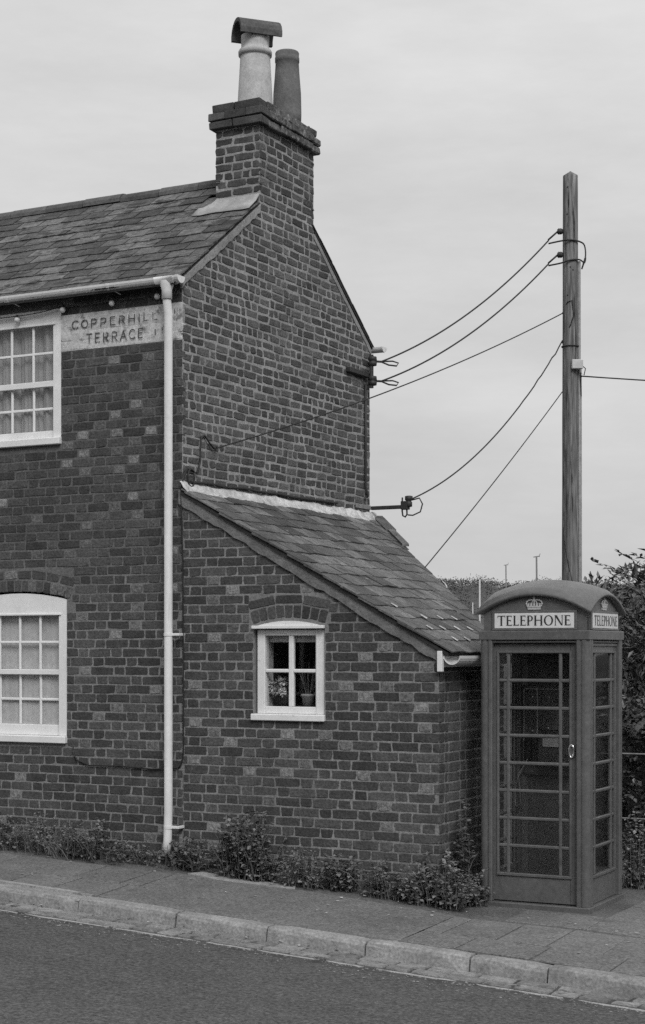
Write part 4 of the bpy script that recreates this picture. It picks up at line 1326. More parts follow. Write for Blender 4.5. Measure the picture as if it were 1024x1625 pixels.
# serif lettering for the signs
def serif(c):
    T, t, s = .17, .075, .05
    q = []
    def st(x, w=T, z0=0, z1=1): q.append([(x, z0), (x + w, z0), (x + w, z1), (x, z1)])
    def hb(x0, x1, z, h=t): q.append([(x0, z), (x1, z), (x1, z + h), (x0, z + h)])
    def sf(x, z, w=T, e=.055): q.append([(x - e, z), (x + w + e, z), (x + w + e, z + .035), (x - e, z + .035)])
    def curve(cx, cz, rx, rz_, a0, a1, thx, thz, n=16):
        for i in range(n):
            A, B = R(a0 + (a1 - a0) * i / n), R(a0 + (a1 - a0) * (i + 1) / n)
            q.append([(cx + rx * math.cos(A), cz + rz_ * math.sin(A)), (cx + rx * math.cos(B), cz + rz_ * math.sin(B)),
                      (cx + (rx - thx) * math.cos(B), cz + (rz_ - thz) * math.sin(B)), (cx + (rx - thx) * math.cos(A), cz + (rz_ - thz) * math.sin(A))])
    if c == 'T':
        w = .80; st(.315, T, 0, 1 - t); hb(0, w, 1 - t); sf(.315, 0)
        q.append([(0, .80), (.045, .80), (.045, 1 - t), (0, 1 - t)]); q.append([(w - .045, .80), (w, .80), (w, 1 - t), (w - .045, 1 - t)])
    elif c == 'E':
        w = .62; st(.06); hb(.23, .58, 1 - t); hb(.23, .50, .49); hb(.23, w, 0); sf(.06, 0, 0.0); sf(.06, .965, 0.0)
        q.append([(.54, .82), (.58, .82), (.58, 1 - t), (.54, 1 - t)]); q.append([(.58, t), (w, t), (w, .2), (.60, .2)]); q.append([(.46, .40), (.50, .40), (.50, .49), (.46, .49)])
    elif c == 'L':
        w = .60; st(.06); hb(.23, w, 0); sf(.06, 0, .0); sf(.06, .965); q.append([(w - .04, t), (w, t), (w, .2), (w - .02, .2)])
    elif c == 'P':
        w = .62; st(.06); sf(.06, 0); hb(.23, .34, 1 - t); hb(.23, .34, .43); curve(.33, .715, .29, .285, -90, 90, T * .95, t)
    elif c == 'H':
        w = .90; st(.06); st(.67); hb(.23, .67, .49); [sf(x, z) for x in (.06, .67) for z in (0, .965)]
    elif c == 'O':
        w = .96; curve(.48, .5, .47, .515, 0, 360, T, t, 32)
    elif c == 'N':
        w = .92; st(.08, .075); st(.765, .075); q.append([(.10, 1), (.08, 1), (.70, 0), (.84, 0)][::-1]); q.append([(.02, 1), (.26, 1), (.84, .0), (.70, 0)][::-1]); sf(.08, 0, .075); sf(.765, .965, .075)
    return q, w
def sign_lettering(parent, width, z0, h, y, name='lettering'):
    word = 'TELEPHONE'
    gl = [serif(c) for c in word]
    sp = .10
    tot = sum(w for _, w in gl) + sp * (len(word) - 1)
    sx = width / tot
    mb = MB(); x = -width / 2; k = 0
    for q, w in gl:
        for poly in q:
            k += 1
            mb.add([(x + px * sx, y - .0002 * (k % 5), z0 + pz_ * h) for px, pz_ in poly], [(0, 1, 2, 3)])
        x += (w + sp) * sx
    return mb.build(name, 'sign_black', parent)
def crown_mesh(cx, z0, y, w, h):
    """royal crown in relief"""
    mb = MB()
    d = .010
    def plate(poly, dd=d): mb.prism([(cx + px * w, z0 + pz_ * h) for px, pz_ in poly], 'y', y - dd, y + .002)
    plate([(-.40, 0), (.40, 0), (.42, .16), (-.42, .16)])                                   # band
    plate([(-.42, .165), (.42, .165), (.44, .25), (-.44, .25)], .013)
    for px in (-.36, -.18, 0, .18, .36):                                                     # fleurons
        plate([(px - .07, .255), (px + .07, .255), (px + .035, .34), (px + .075, .41), (px, .47), (px - .075, .41), (px - .035, .34)], .012)
    for s in (-1, 1):                                                                        # outer arches
        pts = [(s * .44, .25), (s * .50, .42), (s * .46, .58), (s * .33, .68), (s * .15, .71), (s * .03, .64)]
        for i, (a, b) in enumerate(zip(pts, pts[1:])):
            A, B = Vector((cx + a[0] * w, 0, z0 + a[1] * h)), Vector((cx + b[0] * w, 0, z0 + b[1] * h))
            mb.tube([(A.x, y - .006, A.z), (B.x, y - .006, B.z)], .0052, 6)
            mb.sphere((B.x, y - .008, B.z), .0062, 8, 5)
        mb.tube([(cx + s * .17 * w, y - .006, z0 + .44 * h), (cx + s * .10 * w, y - .008, z0 + .62 * h)], .004, 6)
    mb.tube([(cx, y - .008, z0 + .44 * h), (cx, y - .010, z0 + .66 * h)], .0048, 6)
    mb.sphere((cx, y - .008, z0 + .745 * h), .0085, 10, 6)
    plate([(-.025, .79), (.025, .79), (.035, 1.0), (-.035, 1.0)]); plate([(-.075, .86), (.075, .86), (.075, .92), (-.075, .92)], .012)
    return mb
for k in range(4):
    a = R(90 * k)
    sg = MB()
    sg.bbox(-.345, .345, -hi - .016, -hi + .004, 2.136, 2.286, .004)
    so = sg.build('sign_frame', 'red', KI); so.rotation_euler = (0, 0, a)
    op_ = MB().bbox(-.322, .322, -hi - .020, -hi - .012, 2.150, 2.266, .002).build('sign_panel', 'opal', so)
    sign_lettering(so, .592, 2.171, .077, -hi - .0215)
    MB().bbox(-.345, .345, -hi - .026, -hi - .010, 2.134, 2.146, .003).build('sign_sill', 'red', so)
    cr_ = crown_mesh(0, 2.293, -hi - .001, .128, .106).build('crown', 'crown', KI); cr_.rotation_euler = (0, 0, a)
# door and glazed panels
GZ0, GZ1, GH = .250, 1.960, .291
def leaf_panel(name, x0, x1, gc, yface, z0, z1, parent):
    """solid leaf frame with glazing opening centred at gc"""
    mb = MB()
    a, b = gc - GH, gc + GH
    t = .035
    mb.bbox(x0, a, yface, yface + t, z0, z1, .004); mb.bbox(b, x1, yface, yface + t, z0, z1, .004)
    mb.bbox(a, b, yface + .0005, yface + t - .0005, z0 + .001, GZ0, .002); mb.bbox(a, b, yface + .0005, yface + t - .0005, GZ1, z1 - .001, .002)
    for (p, q, r, s) in ((a - .016, a + .006, GZ0 - .018, GZ1 + .018), (b - .006, b + .016, GZ0 - .018, GZ1 + .018)):
        mb.bbox(p, q, yface - .010, yface + .02, r, s, .005)
    mb.bbox(a - .0155, b + .0155, yface - .0095, yface + .02, GZ1 - .004, GZ1 + .0175, .005)
    mb.bbox(a - .0155, b + .0155, yface - .0115, yface + .02, GZ0 - .0215, GZ0 + .004, .005)
    return mb
def glaze(parent, gc, yface, rowsn=8, dirt=True):
    a, b = gc - GH, gc + GH
    bars = MB()
    ba = .027
    xs = [a, a + .066, a + .066 + ba, b - .066 - ba, b - .066, b]
    for (p, q) in ((xs[1], xs[2]), (xs[3], xs[4])):
        bars.bbox(p, q, yface - .004, yface + .024, GZ0, GZ1, .007)
    ph = (GZ1 - GZ0) / rowsn
    for r in range(1, rowsn):
        z = GZ0 + r * ph
        bars.bbox(a, b, yface - .0025, yface + .022, z - ba / 2, z + ba / 2, .007)
    bars.build('glazing_bar', 'red', parent)
    for r in range(rowsn):
        z0_, z1_ = GZ0 + r * ph + ba / 2 * (r > 0), GZ0 + (r + 1) * ph - ba / 2 * (r < rowsn - 1)
        for (p, q) in ((xs[0], xs[1]), (xs[2], xs[3]), (xs[4], xs[5])):
            tz = random.uniform(-.002, .002)
            MB().add([(p, yface + .010 + tz, z0_), (q, yface + .010 - tz, z0_), (q, yface + .011 - tz, z1_), (p, yface + .011 + tz, z1_),
                      (p, yface + .014 + tz, z0_), (q, yface + .014 - tz, z0_), (q, yface + .015 - tz, z1_), (p, yface + .015 + tz, z1_)],
                     [(0, 1, 2, 3), (7, 6, 5, 4), (0, 4, 5, 1), (1, 5, 6, 2), (2, 6, 7, 3), (3, 7, 4, 0)]).build('pane', 'glass_box', parent)
yd = -S + .048
door = leaf_panel('door', -.352, .336, -.012, yd, .036, 2.03, KI).build('door', 'red', KI)
glaze(door, -.012, yd)
h_ = MB()
ring_pts = [(.295 + .020 * math.cos(R(24 * k)), yd - .014, 1.21 + .048 * math.sin(R(24 * k))) for k in range(16)]
h_.tube(ring_pts, .008, 8, False)
h_.lathe([(.001, 0), (.019, .0), (.017, .004), (.001, .005)], 16)
hnd = h_.build('handle', 'chrome', door, True)
ins = MB(); ins.add([(.295 + .017 * math.cos(R(24 * k)), yd - .004, 1.21 + .044 * math.sin(R(24 * k))) for k in range(15)], [tuple(range(15))])
ins.build('handle_cup', 'chrome', door)
hg = MB()
for z in (.4, 1.75): hg.tube([(-.354, yd - .006, z), (-.354, yd - .006, z + .08)], .007, 8)
hg.build('hinge', 'red', door, True)
for nm, a in (('side_panel', 90), ('side_panel', -90)):
    e_ = MB()
    ys_ = -S + .030
    pn = leaf_panel('side_panel', -S + .10, S - .10, 0, ys_, .03, 2.04, KI).build('side_panel', 'red', KI)
    glaze(pn, 0, ys_)
    pn.rotation_euler = (0, 0, R(a))
    tr = MB().bbox(-.335, .335, ys_ - .012, ys_ + .01, 2.012, 2.030, .004).build('moulding', 'red', pn)
bp = MB().bbox(-S + .10, S - .10, -S + .03, -S + .06, .03, 2.04, .004).build('back_panel', 'red', KI)
bp.rotation_euler = (0, 0, R(180))
MB().box(-S + .06, S - .06, -S + .09, S - .07, .029, .034).build('floor', 'tar_edge', KI)
# payphone on the back wall
bb = MB().bbox(-.37, .16, S - .100, S - .064, .96, 1.69, .006).build('backboard', 'phone', KI)
MB().bbox(-.23, .10, S - .19, S - .1005, 1.02, 1.30, .02).build('payphone', 'phone', bb)
MB().bbox(-.36, -.25, S - .108, S - .1005, 1.28, 1.655, .003).build('notice_panel', 'notice', bb)
MB().bbox(-.243, -.02, S - .108, S - .1005, 1.33, 1.655, .003).build('notice_panel', 'notice', bb)
et = MB(); et.bbox(-.366, -.358, S - .112, S - .1008, 1.02, 1.66, .002); et.bbox(-.251, -.243, S - .113, S - .1009, 1.25, 1.675, .002); et.bbox(-.357, -.02, S - .1125, S - .1012, 1.66, 1.668, .002)
et.build('edge_trim', 'box_grey', bb)
for (x, z) in ((-.287, 1.60), (-.146, 1.60), (-.285, 1.32), (-.15, 1.345)):
    MB().sphere((x, S - .112, z), .0085, 8, 6).build('screw', 'bulb', bb, True)
MB().bbox(-.345, -.29, S - .16, S - .1005, 1.08, 1.27, .015).build('handset', 'black', bb)
MB().tube([(-.32, S - .14, 1.10), (-.33, S - .17, 1.05), (-.375, S - .19, .98), (-.40, S - .2, .86), (-.40, S - .2, .72), (-.385, S - .2, .70), (-.355, S - .2, .74), (-.365, S - .2, .86), (-.38, S - .19, .95), (-.30, S - .15, 1.12)], .0040, 6).build('cord', 'grey_metal', bb, True)
MB().box(-.17, -.03, S - .198, S - .1905, 1.20, 1.27).build('coin_plate', 'box_grey', bb)

# ------------------------------------------------------------------ telegraph pole and wires
PX, PY = 1.36, 5.86
PZ0, PZ1 = -1.08, 7.06
PO = tag(empty('telegraph_pole', (PX, PY, PZ0)), 'weathered wooden telegraph pole standing behind the telephone box', 'pole')
vs, fs = [], []
seg, nl = 20, 40
for j in range(nl + 1):
    t = j / nl; z = (PZ1 - PZ0) * t
    r = .104 + (.083 - .104) * t
    for k in range(seg):
        a = 2 * math.pi * k / seg
        q = r * (1 + .018 * noise1(k * 2.3, 1) + .010 * noise1(z * 2 + k * 3, 2))
        vs.append((q * math.cos(a), q * math.sin(a), z))
for j in range(nl):
    for k in range(seg):
        a = j * seg + k; b = j * seg + (k + 1) % seg
        fs.append((a, b, b + seg, a + seg))
tip = len(vs); vs.append((.0, 0, PZ1 - PZ0 + .055))
fs += [(nl * seg + k, nl * seg + (k + 1) % seg, tip) for k in range(seg)]
shaft = mesh_obj('shaft', vs, fs, 'wood', PO, True)
def pl_(x, y, z): return (x - PX, y - PY, z - PZ0)
# towards camera direction on the pole
TC = (CAMP - Vector((PX, PY, 0))); TC.z = 0; TC.normalize()
RT = Vector((TC.y * -1, TC.x, 0)) * -1                # picture-right as seen from the street
if RT.dot(RV) < 0: RT = -RT
def on_pole(right, z, out=.0):
    """point on the near surface of the pole"""
    rr_ = .09
    d = math.sqrt(max(0, rr_ * rr_ - right * right)) + out
    return RT * right + TC * d + Vector((0, 0, z - PZ0))
cd = MB()
cd.tube([RT * .098 + TC * .02 + Vector((0, 0, .0)), RT * .100 + TC * .02 + Vector((0, 0, 3.6)), RT * .096 + TC * .02 + Vector((0, 0, 6.10 - PZ0))], .018, 8)
cd.tube([RT * .118 + Vector((0, 0, .0)), RT * .112 + Vector((0, 0, 4.9 - PZ0))], .014, 8)
cd.build('cable_conduit', 'grey_metal', PO, True)
iz = (6.44, 6.18)
for z in iz:
    c = -RT * .115 + TC * .03 + Vector((0, 0, z - PZ0))
    m_ = MB().tube([c + RT * .035, c + RT * .01, c, c - RT * .012, c - RT * .02, c - RT * .03], [.022, .036, .03, .037, .03, .024], 12)
    m_.tube([c - RT * .025, c - RT * .13 - Vector((0, 0, .09))], .010, 6)
    m_.build('insulator', 'iron', PO, True)
lp = MB()
for z, drop in ((6.335, .05), (6.09, -.06)):
    pts = [-RT * .24 + Vector((0, 0, z - PZ0 - .03)) + TC * .05, -RT * .10 + TC * .09 + Vector((0, 0, z - PZ0 - .015)), on_pole(0, z + drop * -.2, .012), RT * .10 + TC * .05 + Vector((0, 0, z - PZ0 - drop * .4)), RT * .155 + Vector((0, 0, z - PZ0 - .03 - drop * .5)), RT * .165 + Vector((0, 0, 6.15 - PZ0)), RT * .125 + Vector((0, 0, 6.02 - PZ0))]
    # smooth it a little
    sm_ = []
    for i in range(len(pts) - 1):
        p0, p1, p2, p3 = pts[max(i - 1, 0)], pts[i], pts[i + 1], pts[min(i + 2, len(pts) - 1)]
        for k in range(5):
            t = k / 5
            sm_.append(.5 * ((2 * p1) + (p2 - p0) * t + (2 * p0 - 5 * p1 + 4 * p2 - p3) * t * t + (3 * p1 - p0 - 3 * p2 + p3) * t ** 3))
    sm_.append(pts[-1])
    lp.tube(sm_, .009, 6)
lp.build('jumper_cable', 'black', PO, True)
jb = MB(); jb.bbox(-.062, .062, -.03, .03, -.052, .052, .008)
j_ = jb.build('junction_box', 'box_grey', PO)
j_.location = RT * .075 + TC * .10 + Vector((0, 0, 4.945 - PZ0)); j_.rotation_euler = (0, 0, YAW)
st = MB()
ringp = [(.097 * math.cos(R(20 * k)), .097 * math.sin(R(20 * k)), 5.16 - PZ0) for k in range(19)]
st.tube(ringp, .007, 5, False); st.build('strap', 'iron', PO)
bo = MB()
for (r_, z) in ((-.03, 6.92), (-.035, 6.62), (.0, 6.03), (.03, 6.0), (-.03, 5.72)):
    bo.sphere(on_pole(r_, z, -.002), .008, 8, 5)
bo.build('bolt', 'iron', PO)
sc_ = MB()
sc_.tube([on_pole(-.075, 3.15, .004), on_pole(-.06, 2.95, .004), on_pole(-.02, 2.72, .004), on_pole(.03, 2.5, .004), on_pole(.05, 2.2, .004)], .006, 5)
sc_.tube([on_pole(-.09, 5.53, .0), on_pole(-.03, 5.64, .006), on_pole(.02, 5.66, .006), on_pole(.04, 5.5, .006), on_pole(.0, 5.38, .006), on_pole(-.09, 5.20, 0)], .0065, 5)
sc_.tube([RT * .13 + TC * .09 + Vector((0, 0, 4.93 - PZ0)), RT * .165 + TC * .08 + Vector((0, 0, 4.90 - PZ0)), RT * .15 + TC * .07 + Vector((0, 0, 4.83 - PZ0)), RT * .11 + TC * .06 + Vector((0, 0, 4.86 - PZ0)), RT * .12 + TC * .03 + Vector((0, 0, 4.6 - PZ0))], .006, 5)
sc_.build('pole_cable', 'black', PO, True)
WIRES = 'overhead wires between pole and cottage'
def wire(label, a, b, sag, r=.0068, n=26, extra=(), wob=0.0, loop=None):
    a, b = Vector(a), Vector(b)
    pts = []
    for i in range(n + 1):
        t = i / n
        p = a + (b - a) * t - Vector((0, 0, sag * 4 * t * (1 - t)))
        if wob: p += Vector((0, 0, wob * noise1(t * 40, 2) * max(0, 1 - 3 * t)))
        pts.append(p)
    o0 = pts[0].copy()
    mb = MB().tube([p - o0 for p in pts], r, 6)
    for ex in extra: mb.tube([Vector(p) - o0 for p in ex], r, 6)
    o = mb.build('overhead_wire', 'black', None, True)
    o.location = o0
    return tag(o, label, 'wire', WIRES)
def polept(right, z, out=.03): return Vector((PX, PY, PZ0)) + on_pole(right, z, out)
ins1 = Vector((.13, 3.56, 4.739)); ins2 = Vector((.13, 3.56, 4.539))
pw = [Vector((PX, PY, 0)) - RT * .24 + TC * .05 + Vector((0, 0, z - .10)) for z in iz]
def eye(p): return [p, p + Vector((.06, .06, -.03)), p + Vector((.12, .12, -.035)), p + Vector((.135, .135, -.005)), p + Vector((.09, .09, .012)), p + Vector((.02, .02, .005))]
wire('upper black power wire from the top insulator to the gable bracket', pw[0], ins1, .16, .0085, extra=(eye(ins1),))
wire('second black power wire from the lower insulator to the gable bracket', pw[1], ins2, .16, .0085, extra=(eye(ins2),))
wire('thin wire crossing the gable wall to the cable loop near its front corner', polept(-.085, 5.53, .0), Vector((.03, .50, 3.53)), .10, .0062, 40)
wire('twisted wire sagging from the pole to the iron arm at the rear corner', polept(-.088, 5.22, .01), Vector((.45, 3.60, 3.32)), .26, .0075, 40, wob=.02,
     extra=([(.45, 3.60, 3.31), (.53, 3.63, 3.33), (.56, 3.64, 3.27), (.54, 3.63, 3.19), (.47, 3.6, 3.155), (.42, 3.59, 3.16)],))
wire('steep straight wire from the pole to the rear edge of the lean-to roof', polept(-.09, 4.66, .0), Vector((1.05, rear_y(1.05) - .03, LT - LTAN * 1.05 + .025)), .03, .006)
wire('wire running off to the right from beside the white junction box', polept(.09, 4.83, .02), Vector((9.0, 10.2, 4.75)), .12, .0075)

# ------------------------------------------------------------------ plants
def weed(label, x, y, w, d, h, nstem, leaf_s, m='leaf', seed=0, upright=.7, dens=1.0, group='weeds along the foot of the wall'):
    rr = random.Random(seed)
    root = tag(empty('weed_plant', (x, y, zg(x, y) - .01)), label, 'weed', group)
    st, lf = MB(), MB()
    for i in range(nstem):
        bx_, by_ = rr.uniform(-.5, .5) * w, rr.uniform(-.5, .5) * d
        edge = 1 - min(1, (abs(bx_) / (w * .5)) ** 2 * .65)
        hh = h * 1.15 * edge * rr.uniform(.55, 1.05)
        lean = Vector((bx_ * .35 + rr.uniform(-.10, .10) * (1 - upright) * 2, by_ * .3 - .05 * (1 - upright) + rr.uniform(-.05, .05), 0))
        n = max(3, int(hh / .045))
        P = []
        for k in range(n + 1):
            t = k / n
            P.append(Vector((bx_, min(by_, -.02 - y) if y > -.25 and x < 2.3 else by_, 0)) + lean * t * t + Vector((rr.uniform(-.006, .006), rr.uniform(-.006, .006), hh * (t - .12 * t * t * (1 - upright)))))
        st.tube(P, [.0035 * (1 - .6 * k / n) for k in range(n + 1)], 4, False)
        for k in range(1, n + 1):
            cnt = int(4 * dens) if k < n else int(7 * dens)
            for q in range(cnt):
                a = rr.random() * 6.283
                dirn = Vector((math.cos(a), math.sin(a), rr.uniform(-.25, .5)))
                leaf(lf, P[k] + dirn * .012, dirn, leaf_s * rr.uniform(.55, 1.25) * (1.15 - .4 * k / n), rr)
    for v in range(0):
        pass
    for i in range(int(nstem * .30)):                 # grass blades and dead stalks among the leaves
        b0 = Vector((rr.uniform(-.5, .5) * w, min(rr.uniform(-.5, .5) * d, -.02 - y if x < 2.3 else 9), 0))
        d_ = Vector((rr.uniform(-.5, .5), rr.uniform(-.6, .2), 1)); L_ = h * rr.uniform(.5, 1.0)
        if rr.random() < .7: st.tube([b0, b0 + d_ * L_ * .4, b0 + d_ * L_ * .75 + Vector((d_.x * .04, d_.y * .04, 0)), b0 + d_ * L_ + Vector((d_.x * .12, d_.y * .12, -.02))], [.0042, .0036, .0025, .001], 4, False)
        else: st.tube([b0, b0 + d_ * L_ * .6, b0 + d_ * L_ * 1.15 + Vector((0, 0, -.02))], [.003, .0025, .002], 4, False)
    # keep leaves in front of the wall
    lim = -y - .012
    if x < 2.36: lf.v = [(a, min(b, lim - .02 * rr.random()), max(c, .004)) for a, b, c in lf.v]
    st.build('stem', 'stem', root)
    lf.build('leaves', m, root)
    return root
weed('spreading mat of small-leaved weeds at the far left under the lower sash window', -2.0, -.17, .75, .26, .30, 60, .034, 'leaf', 1, .5)
weed('feathery greyish weeds below the right half of the lower sash window', -1.35, -.18, .65, .26, .33, 58, .030, 'leaf_b', 2, .5)
weed('low dark weed clump halfway between the lower sash window and the downpipe', -.78, -.20, .62, .30, .30, 58, .036, 'leaf', 3, .45)
weed('small weed patch just left of the foot of the downpipe', -.34, -.13, .34, .16, .17, 24, .034, 'leaf', 4, .5)
weed('bushy weed just right of the foot of the downpipe', .14, -.16, .34, .22, .23, 44, .040, 'leaf', 5, .6)
weed('tallest weed on the wall, a leafy mound left of the lean-to window', .74, -.20, .42, .26, .47, 64, .048, 'leaf', 6, .75)
weed('thin low weeds trailing right of the tall leafy mound', 1.01, -.22, .20, .12, .11, 10, .036, 'leaf_b', 16, .5)
weed('pale flowering weed below the right edge of the lean-to window', 1.27, -.22, .26, .22, .33, 34, .036, 'leaf_b', 7, .8)
weed('dark weed with broad leaves right of the pale flowering one', 1.58, -.15, .26, .18, .26, 28, .044, 'leaf', 8, .7)
weed('rounded weed near the front corner of the lean-to', 1.95, -.15, .36, .18, .26, 36, .042, 'leaf', 9, .65)
weed('large weed clump filling the gap between lean-to corner and telephone box', 2.40, -.06, .44, .34, .34, 80, .046, 'leaf_b', 10, .7)
weed('dark ground-hugging weed against the left foot of the telephone box', 2.57, .12, .20, .16, .20, 26, .045, 'leaf', 12, .6)
weed('single tall nettle rising behind the clump beside the telephone box', 2.47, .24, .10, .08, .66, 6, .060, 'leaf', 11, .95, 1.2)
weed('upright weed behind the right side of the telephone box', 3.36, 1.80, .24, .26, .60, 34, .042, 'leaf_b', 13, .85)
# fallen leaves and scraps
vs, fs = [], []
rr = random.Random(5)
for i in range(150):
    x = rr.uniform(-2.2, 4.2); y = -rr.random() ** 2 * .9 - .18 if rr.random() < .7 else rr.uniform(-1.55, -1.5)
    z = zg(x, y) + .006 if y > -1.49 else rz(x, y) + .02
    s = rr.uniform(.006, .02)
    if -.6 < x < -.1 and rr.random() < .5: s *= 1.4
    a = rr.random() * 6
    n = len(vs)
    for q in range(4):
        b = a + q * 1.57
        vs.append((x + s * math.cos(b), y + s * .6 * math.sin(b), z + rr.uniform(0, .006)))
    fs.append((n, n + 1, n + 2, n + 3))
tag(mesh_obj('litter', vs, fs, 'litter'), 'pale leaf scraps scattered along the pavement and kerb', kind='stuff')

def leafy_mass(mb, cells, n, size, rr, wid=.4, shell=.55, droop=.15):
    """leaves spread over a set of ellipsoids (c, r)"""
    tot = sum(r[0] * r[1] + r[1] * r[2] + r[0] * r[2] for _, r in cells)
    for c, r in cells:
        k = int(n * (r[0] * r[1] + r[1] * r[2] + r[0] * r[2]) / tot)
        for _ in range(k):
            d = Vector((rr.gauss(0, 1), rr.gauss(0, 1), rr.gauss(0, 1))).normalized()
            q = shell + (1.08 - shell) * rr.random()
            p = Vector((c[0] + d.x * r[0] * q, c[1] + d.y * r[1] * q, c[2] + d.z * r[2] * q))
            leaf(mb, p, d + Vector((0, 0, -droop)), size * rr.uniform(.6, 1.3), rr, wid)
# clipped dark hedge behind the box
rr = random.Random(21)
HG = tag(empty('hedge', (3.4, 3.9, -.6)), 'dark glossy-leaved hedge behind the fence wires at the right edge', 'hedge')
core = MB().bbox(-1.1, 2.6, -.25, .75, -.3, 1.75, .2).build('core', 'hedge_leaf', HG)
lf = MB()
for _ in range(15000):
    x, z = rr.uniform(-1.25, 2.7), rr.uniform(-.1, 1.95)
    bump = .10 * noise1(x * 3 + 1, 1) + .10 * noise1(z * 4 + x, 2)
    f_ = rr.random()
    if f_ < .72: p = Vector((x, -.30 - bump * 1.2 - rr.random() * .16, z)); d = Vector((rr.uniform(-.5, .5), -1, rr.uniform(-.6, .6)))
    elif f_ < .9: p = Vector((x, rr.uniform(-.35, .8), 1.80 + bump + rr.random() * .12)); d = Vector((0, -.3, 1))
    else: p = Vector((-1.15 - rr.random() * .15 - bump, rr.uniform(-.3, .8), z)); d = Vector((-1, 0, .2))
    leaf(lf, p, d, rr.uniform(.04, .085), rr, .38)
lf.build('foliage', 'hedge_leaf', HG)
# bushes behind and above it
BU = tag(empty('bush', (1.25, 7.7, -1.05)), 'feathery grey-green bush rising behind the dark hedge', 'bush')
lf = MB()
cells = []
for _ in range(34):
    c = (rr.uniform(-.35, 2.2), rr.uniform(-.5, .9), rr.uniform(1.2, 3.35)); q = rr.uniform(.28, .55)
    cells.append((c, (q, q, q * .8)))
cells.append(((.7, .3, 1.4), (1.3, .8, 1.4)))
for _ in range(16):
    c = (rr.uniform(.05, 1.9), rr.uniform(-.3, .8), rr.uniform(2.8, 3.65)); q = rr.uniform(.22, .42)
    cells.append((c, (q, q, q * .8)))
leafy_mass(lf, cells, 22000, .095, rr, .20, .5, .1)
lf.build('foliage', 'tree_leaf', BU)
sm_ = MB()
for c, r in cells[:16]:
    sm_.tube([(.6, .2, 0), (.6 + (c[0] - .6) * .5, c[1] * .5, c[2] * .55), c], [.04, .022, .008], 5)
for _ in range(26):
    a = Vector((rr.uniform(-.6, 2.2), -.8, rr.uniform(1.5, 2.9))); d = Vector((rr.uniform(-.4, .5), -.2, rr.uniform(-.5, .4)))
    sm_.tube([a, a + d * .5, a + d], [.008, .007, .004], 4)
sm_.build('stem', 'bark', BU)
# small tree whose sprays of leaves show against the sky
TR = tag(empty('tree', (1.30, 11.9, -1.05)), 'young tree with loose sprays of leaves against the sky behind the pole', 'tree')
tk, lf = MB(), MB()
tk.tube([(0, 0, 0), (.05, 0, 1.2), (.0, .1, 2.4), (.1, 0, 3.4)], [.11, .09, .07, .04], 10)
limbs = []
for i in range(36):
    a = rr.random() * 6.283; z0_ = rr.uniform(1.6, 3.4)
    L_ = rr.uniform(.9, 2.2)
    e_ = Vector((math.cos(a) * L_ * 1.15, math.sin(a) * L_ * .9, z0_ + rr.uniform(.35, 1.25)))
    s0 = Vector((.03, .03, z0_)); m_ = (s0 + e_) / 2 + Vector((0, 0, .18))
    tk.tube([s0, m_, e_], [.03, .018, .006], 5)
    limbs.append((s0, m_, e_))
    for k in range(16):
        t = rr.uniform(.35, 1.0)
        b0 = (s0 * (1 - t) ** 2 + m_ * 2 * t * (1 - t) + e_ * t * t)
        d = Vector((rr.uniform(-1, 1), rr.uniform(-1, 1), rr.uniform(-.25, .6))).normalized()
        ln = rr.uniform(.3, .6)
        tk.tube([b0, b0 + d * ln * .5 + Vector((0, 0, .03)), b0 + d * ln], [.006, .004, .002], 3, False)
        for q in range(13):
            tt = (q + 1) / 13
            pp_ = b0 + d * ln * tt
            sd_ = d.cross(Vector((0, 0, 1))).normalized() * (1 if q % 2 else -1)
            leaf(lf, pp_, sd_ + d * .7 + Vector((0, 0, rr.uniform(-.2, .4))), rr.uniform(.11, .19), rr, .2)
tk.build('trunk', 'bark', TR, True)
lf.build('crown', 'tree_leaf', TR)
# wire fence in front of the hedge
FE = tag(empty('wire_fence', (3.3, 3.25, -.7)), 'two plain strained wires in front of the dark hedge', 'fence')
for z in (.823, .223):
    MB().tube([(-.9, -.1, z + .7), (.3, .0, z + .695), (2.6, .15, z + .7)], .007, 6).build('wire', 'grey_metal', FE)
for x in (-.9, 2.6):
    MB().bbox(x - .04, x + .04, .02 + x * .06, .1 + x * .06, 0, 1.9, .006).build('post', 'bark', FE)

# ------------------------------------------------------------------ terrace across the street, behind the photographer: the panes mirror it
OH = tag(empty('opposite_terrace', (4, -27, -.2)), 'plain brick terrace with slate roof on the far side of the street', 'house')
MB().box(-26, 26, -3.5, 3.5, -.6, 5.0).build('wall', 'brick', OH)
MB().prism([(3.9, 4.9), (0, 7.6), (-3.9, 4.9)], 'x', -26.2, 26.2).build('roof', 'slate', OH)
for k in range(9):
    for z in (.9, 3.2):
        f_ = MB().bbox(-22 + 5.2 * k, -20.8 + 5.2 * k, 3.49, 3.55, z, z + 1.4, .01).build('window', 'white', OH)
        MB().box(-21.9 + 5.2 * k, -20.9 + 5.2 * k, 3.552, 3.56, z + .1, z + 1.3).build('pane', 'iron', f_)
    MB().box(-24.6 + 5.2 * k, -23.7 + 5.2 * k, -.5, .5, 7.0, 8.5).build('chimney', 'brick', OH)

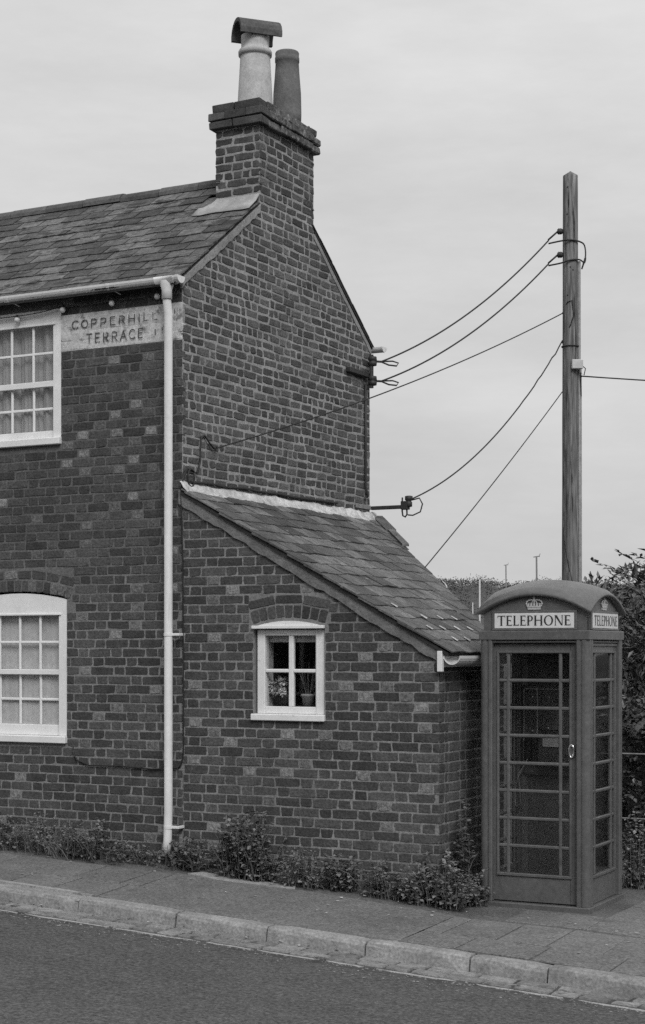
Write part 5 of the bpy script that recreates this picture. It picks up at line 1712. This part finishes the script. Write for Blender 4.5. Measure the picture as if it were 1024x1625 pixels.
# ------------------------------------------------------------------ far hill and masts
def at(px_, py_, Z):
    """world point for a photo pixel at a distance"""
    return CAMP + (RV * ((px_ - CX) / F) + FV - Vector((0, 0, (py_ - HY) / F))) * Z
vs, fs = [], []
rr = random.Random(8)
NX, NY = 200, 10
base = at(900, 1033, 380); 
for j in range(NY + 1):
    for i in range(NX + 1):
        sx = -260 + 520 * i / NX; sy = 260 * j / NY
        hgt = (21.3 + 1.2 * noise1(sx * .03, 2) + 1.6 * noise1(sx * .13, 5) + .004 * (sx + 60) ) * math.sin(min(1, j / 7) * math.pi / 2) - .0
        p = base + RV * sx + FV * (sy - 60)
        vs.append((p.x, p.y, -1.2 + hgt))
for j in range(NY):
    for i in range(NX):
        fs.append((j * (NX + 1) + i, j * (NX + 1) + i + 1, (j + 1) * (NX + 1) + i + 1, (j + 1) * (NX + 1) + i))
HL = mesh_obj('hill', vs, fs, 'hill', smooth=True)
tag(HL, 'low wooded hill on the skyline', kind='structure')
lf = MB()
for _ in range(5200):
    i = rr.uniform(.18, .75) * NX; j = rr.random() ** .8 * 7.6
    i0, j0 = int(i), min(int(j), NY - 1)
    v = Vector(vs[j0 * (NX + 1) + i0]).lerp(Vector(vs[j0 * (NX + 1) + i0 + 1]), i - i0).lerp(Vector(vs[(j0 + 1) * (NX + 1) + i0]), j - j0)
    r = rr.uniform(.9, 2.2) * (1.6 if rr.random() < .06 else 1)
    for q in range(28):
        d = Vector((rr.gauss(0, 1), rr.gauss(0, 1), abs(rr.gauss(0, 1)))).normalized()
        leaf(lf, v + d * r * rr.uniform(.8, 1) + Vector((0, 0, .2)), d, rr.uniform(.2, .4), rr, .6)
tag(lf.build('far_wood', 'wood_far'), 'dark trees covering the far hill', kind='stuff')
MG = 'masts beyond the lean-to roof'
def mast(label, x, ytop, ztop_px_w, Z, m, lean=0.0, top=None):
    t = at(x, ytop, Z); b = Vector((t.x, t.y, -1.06)); h = t.z - b.z
    root = tag(empty('boat_mast', b), label, 'mast', MG)
    r = ztop_px_w / F * Z / 2
    MB().tube([(0, 0, 0), (RV * lean * .5).to_tuple()[:2] + (h * .5,), (RV * lean).to_tuple()[:2] + (h,)], [r * 1.1, r, r * .9], 8).build('spar', m, root)
    if top: top(root, h, r, RV * lean, Z)
    return root
def spreader(root, h, r, off, Z):
    MB().tube([tuple(off - RV * r * 3 + Vector((0, 0, h))), tuple(off + RV * r * 3.2 + Vector((0, 0, h + r)))], r * .5, 6).tube([tuple(off + RV * r * 2.6 + Vector((0, 0, h))), tuple(off + RV * r * 3.6 + Vector((0, 0, h + r * 3.5)))], r * .35, 5).build('masthead', 'mast_dark', root)
def crook(root, h, r, off, Z):
    MB().tube([tuple(off + Vector((0, 0, h))), tuple(off - RV * r * 3 + Vector((0, 0, h + r * 4))), tuple(off - RV * r * 6 + Vector((0, 0, h + r * 7)))], [r * .9, r * .6, r * .4], 6).build('spreader', 'mast', root)
mast('short white mast with a bent arm nearest to the lean-to roof', 709, 930, 2.4, 80, 'mast', 0, crook)
mast('tall white mast just left of the telephone box roof', 761.5, 920, 3.0, 80, 'mast')
mast('thin leaning pale spar left of the tall white mast', 752, 956, 2.0, 80, 'mast', -.05)
mast('grey mast rising above the hill left of the dome', 804.5, 897, 2.2, 110, 'mast_dark', -.06, spreader)
mast('tallest grey mast with a crosspiece over the telephone box dome', 854, 884, 3.2, 110, 'mast_dark', -.1, spreader)
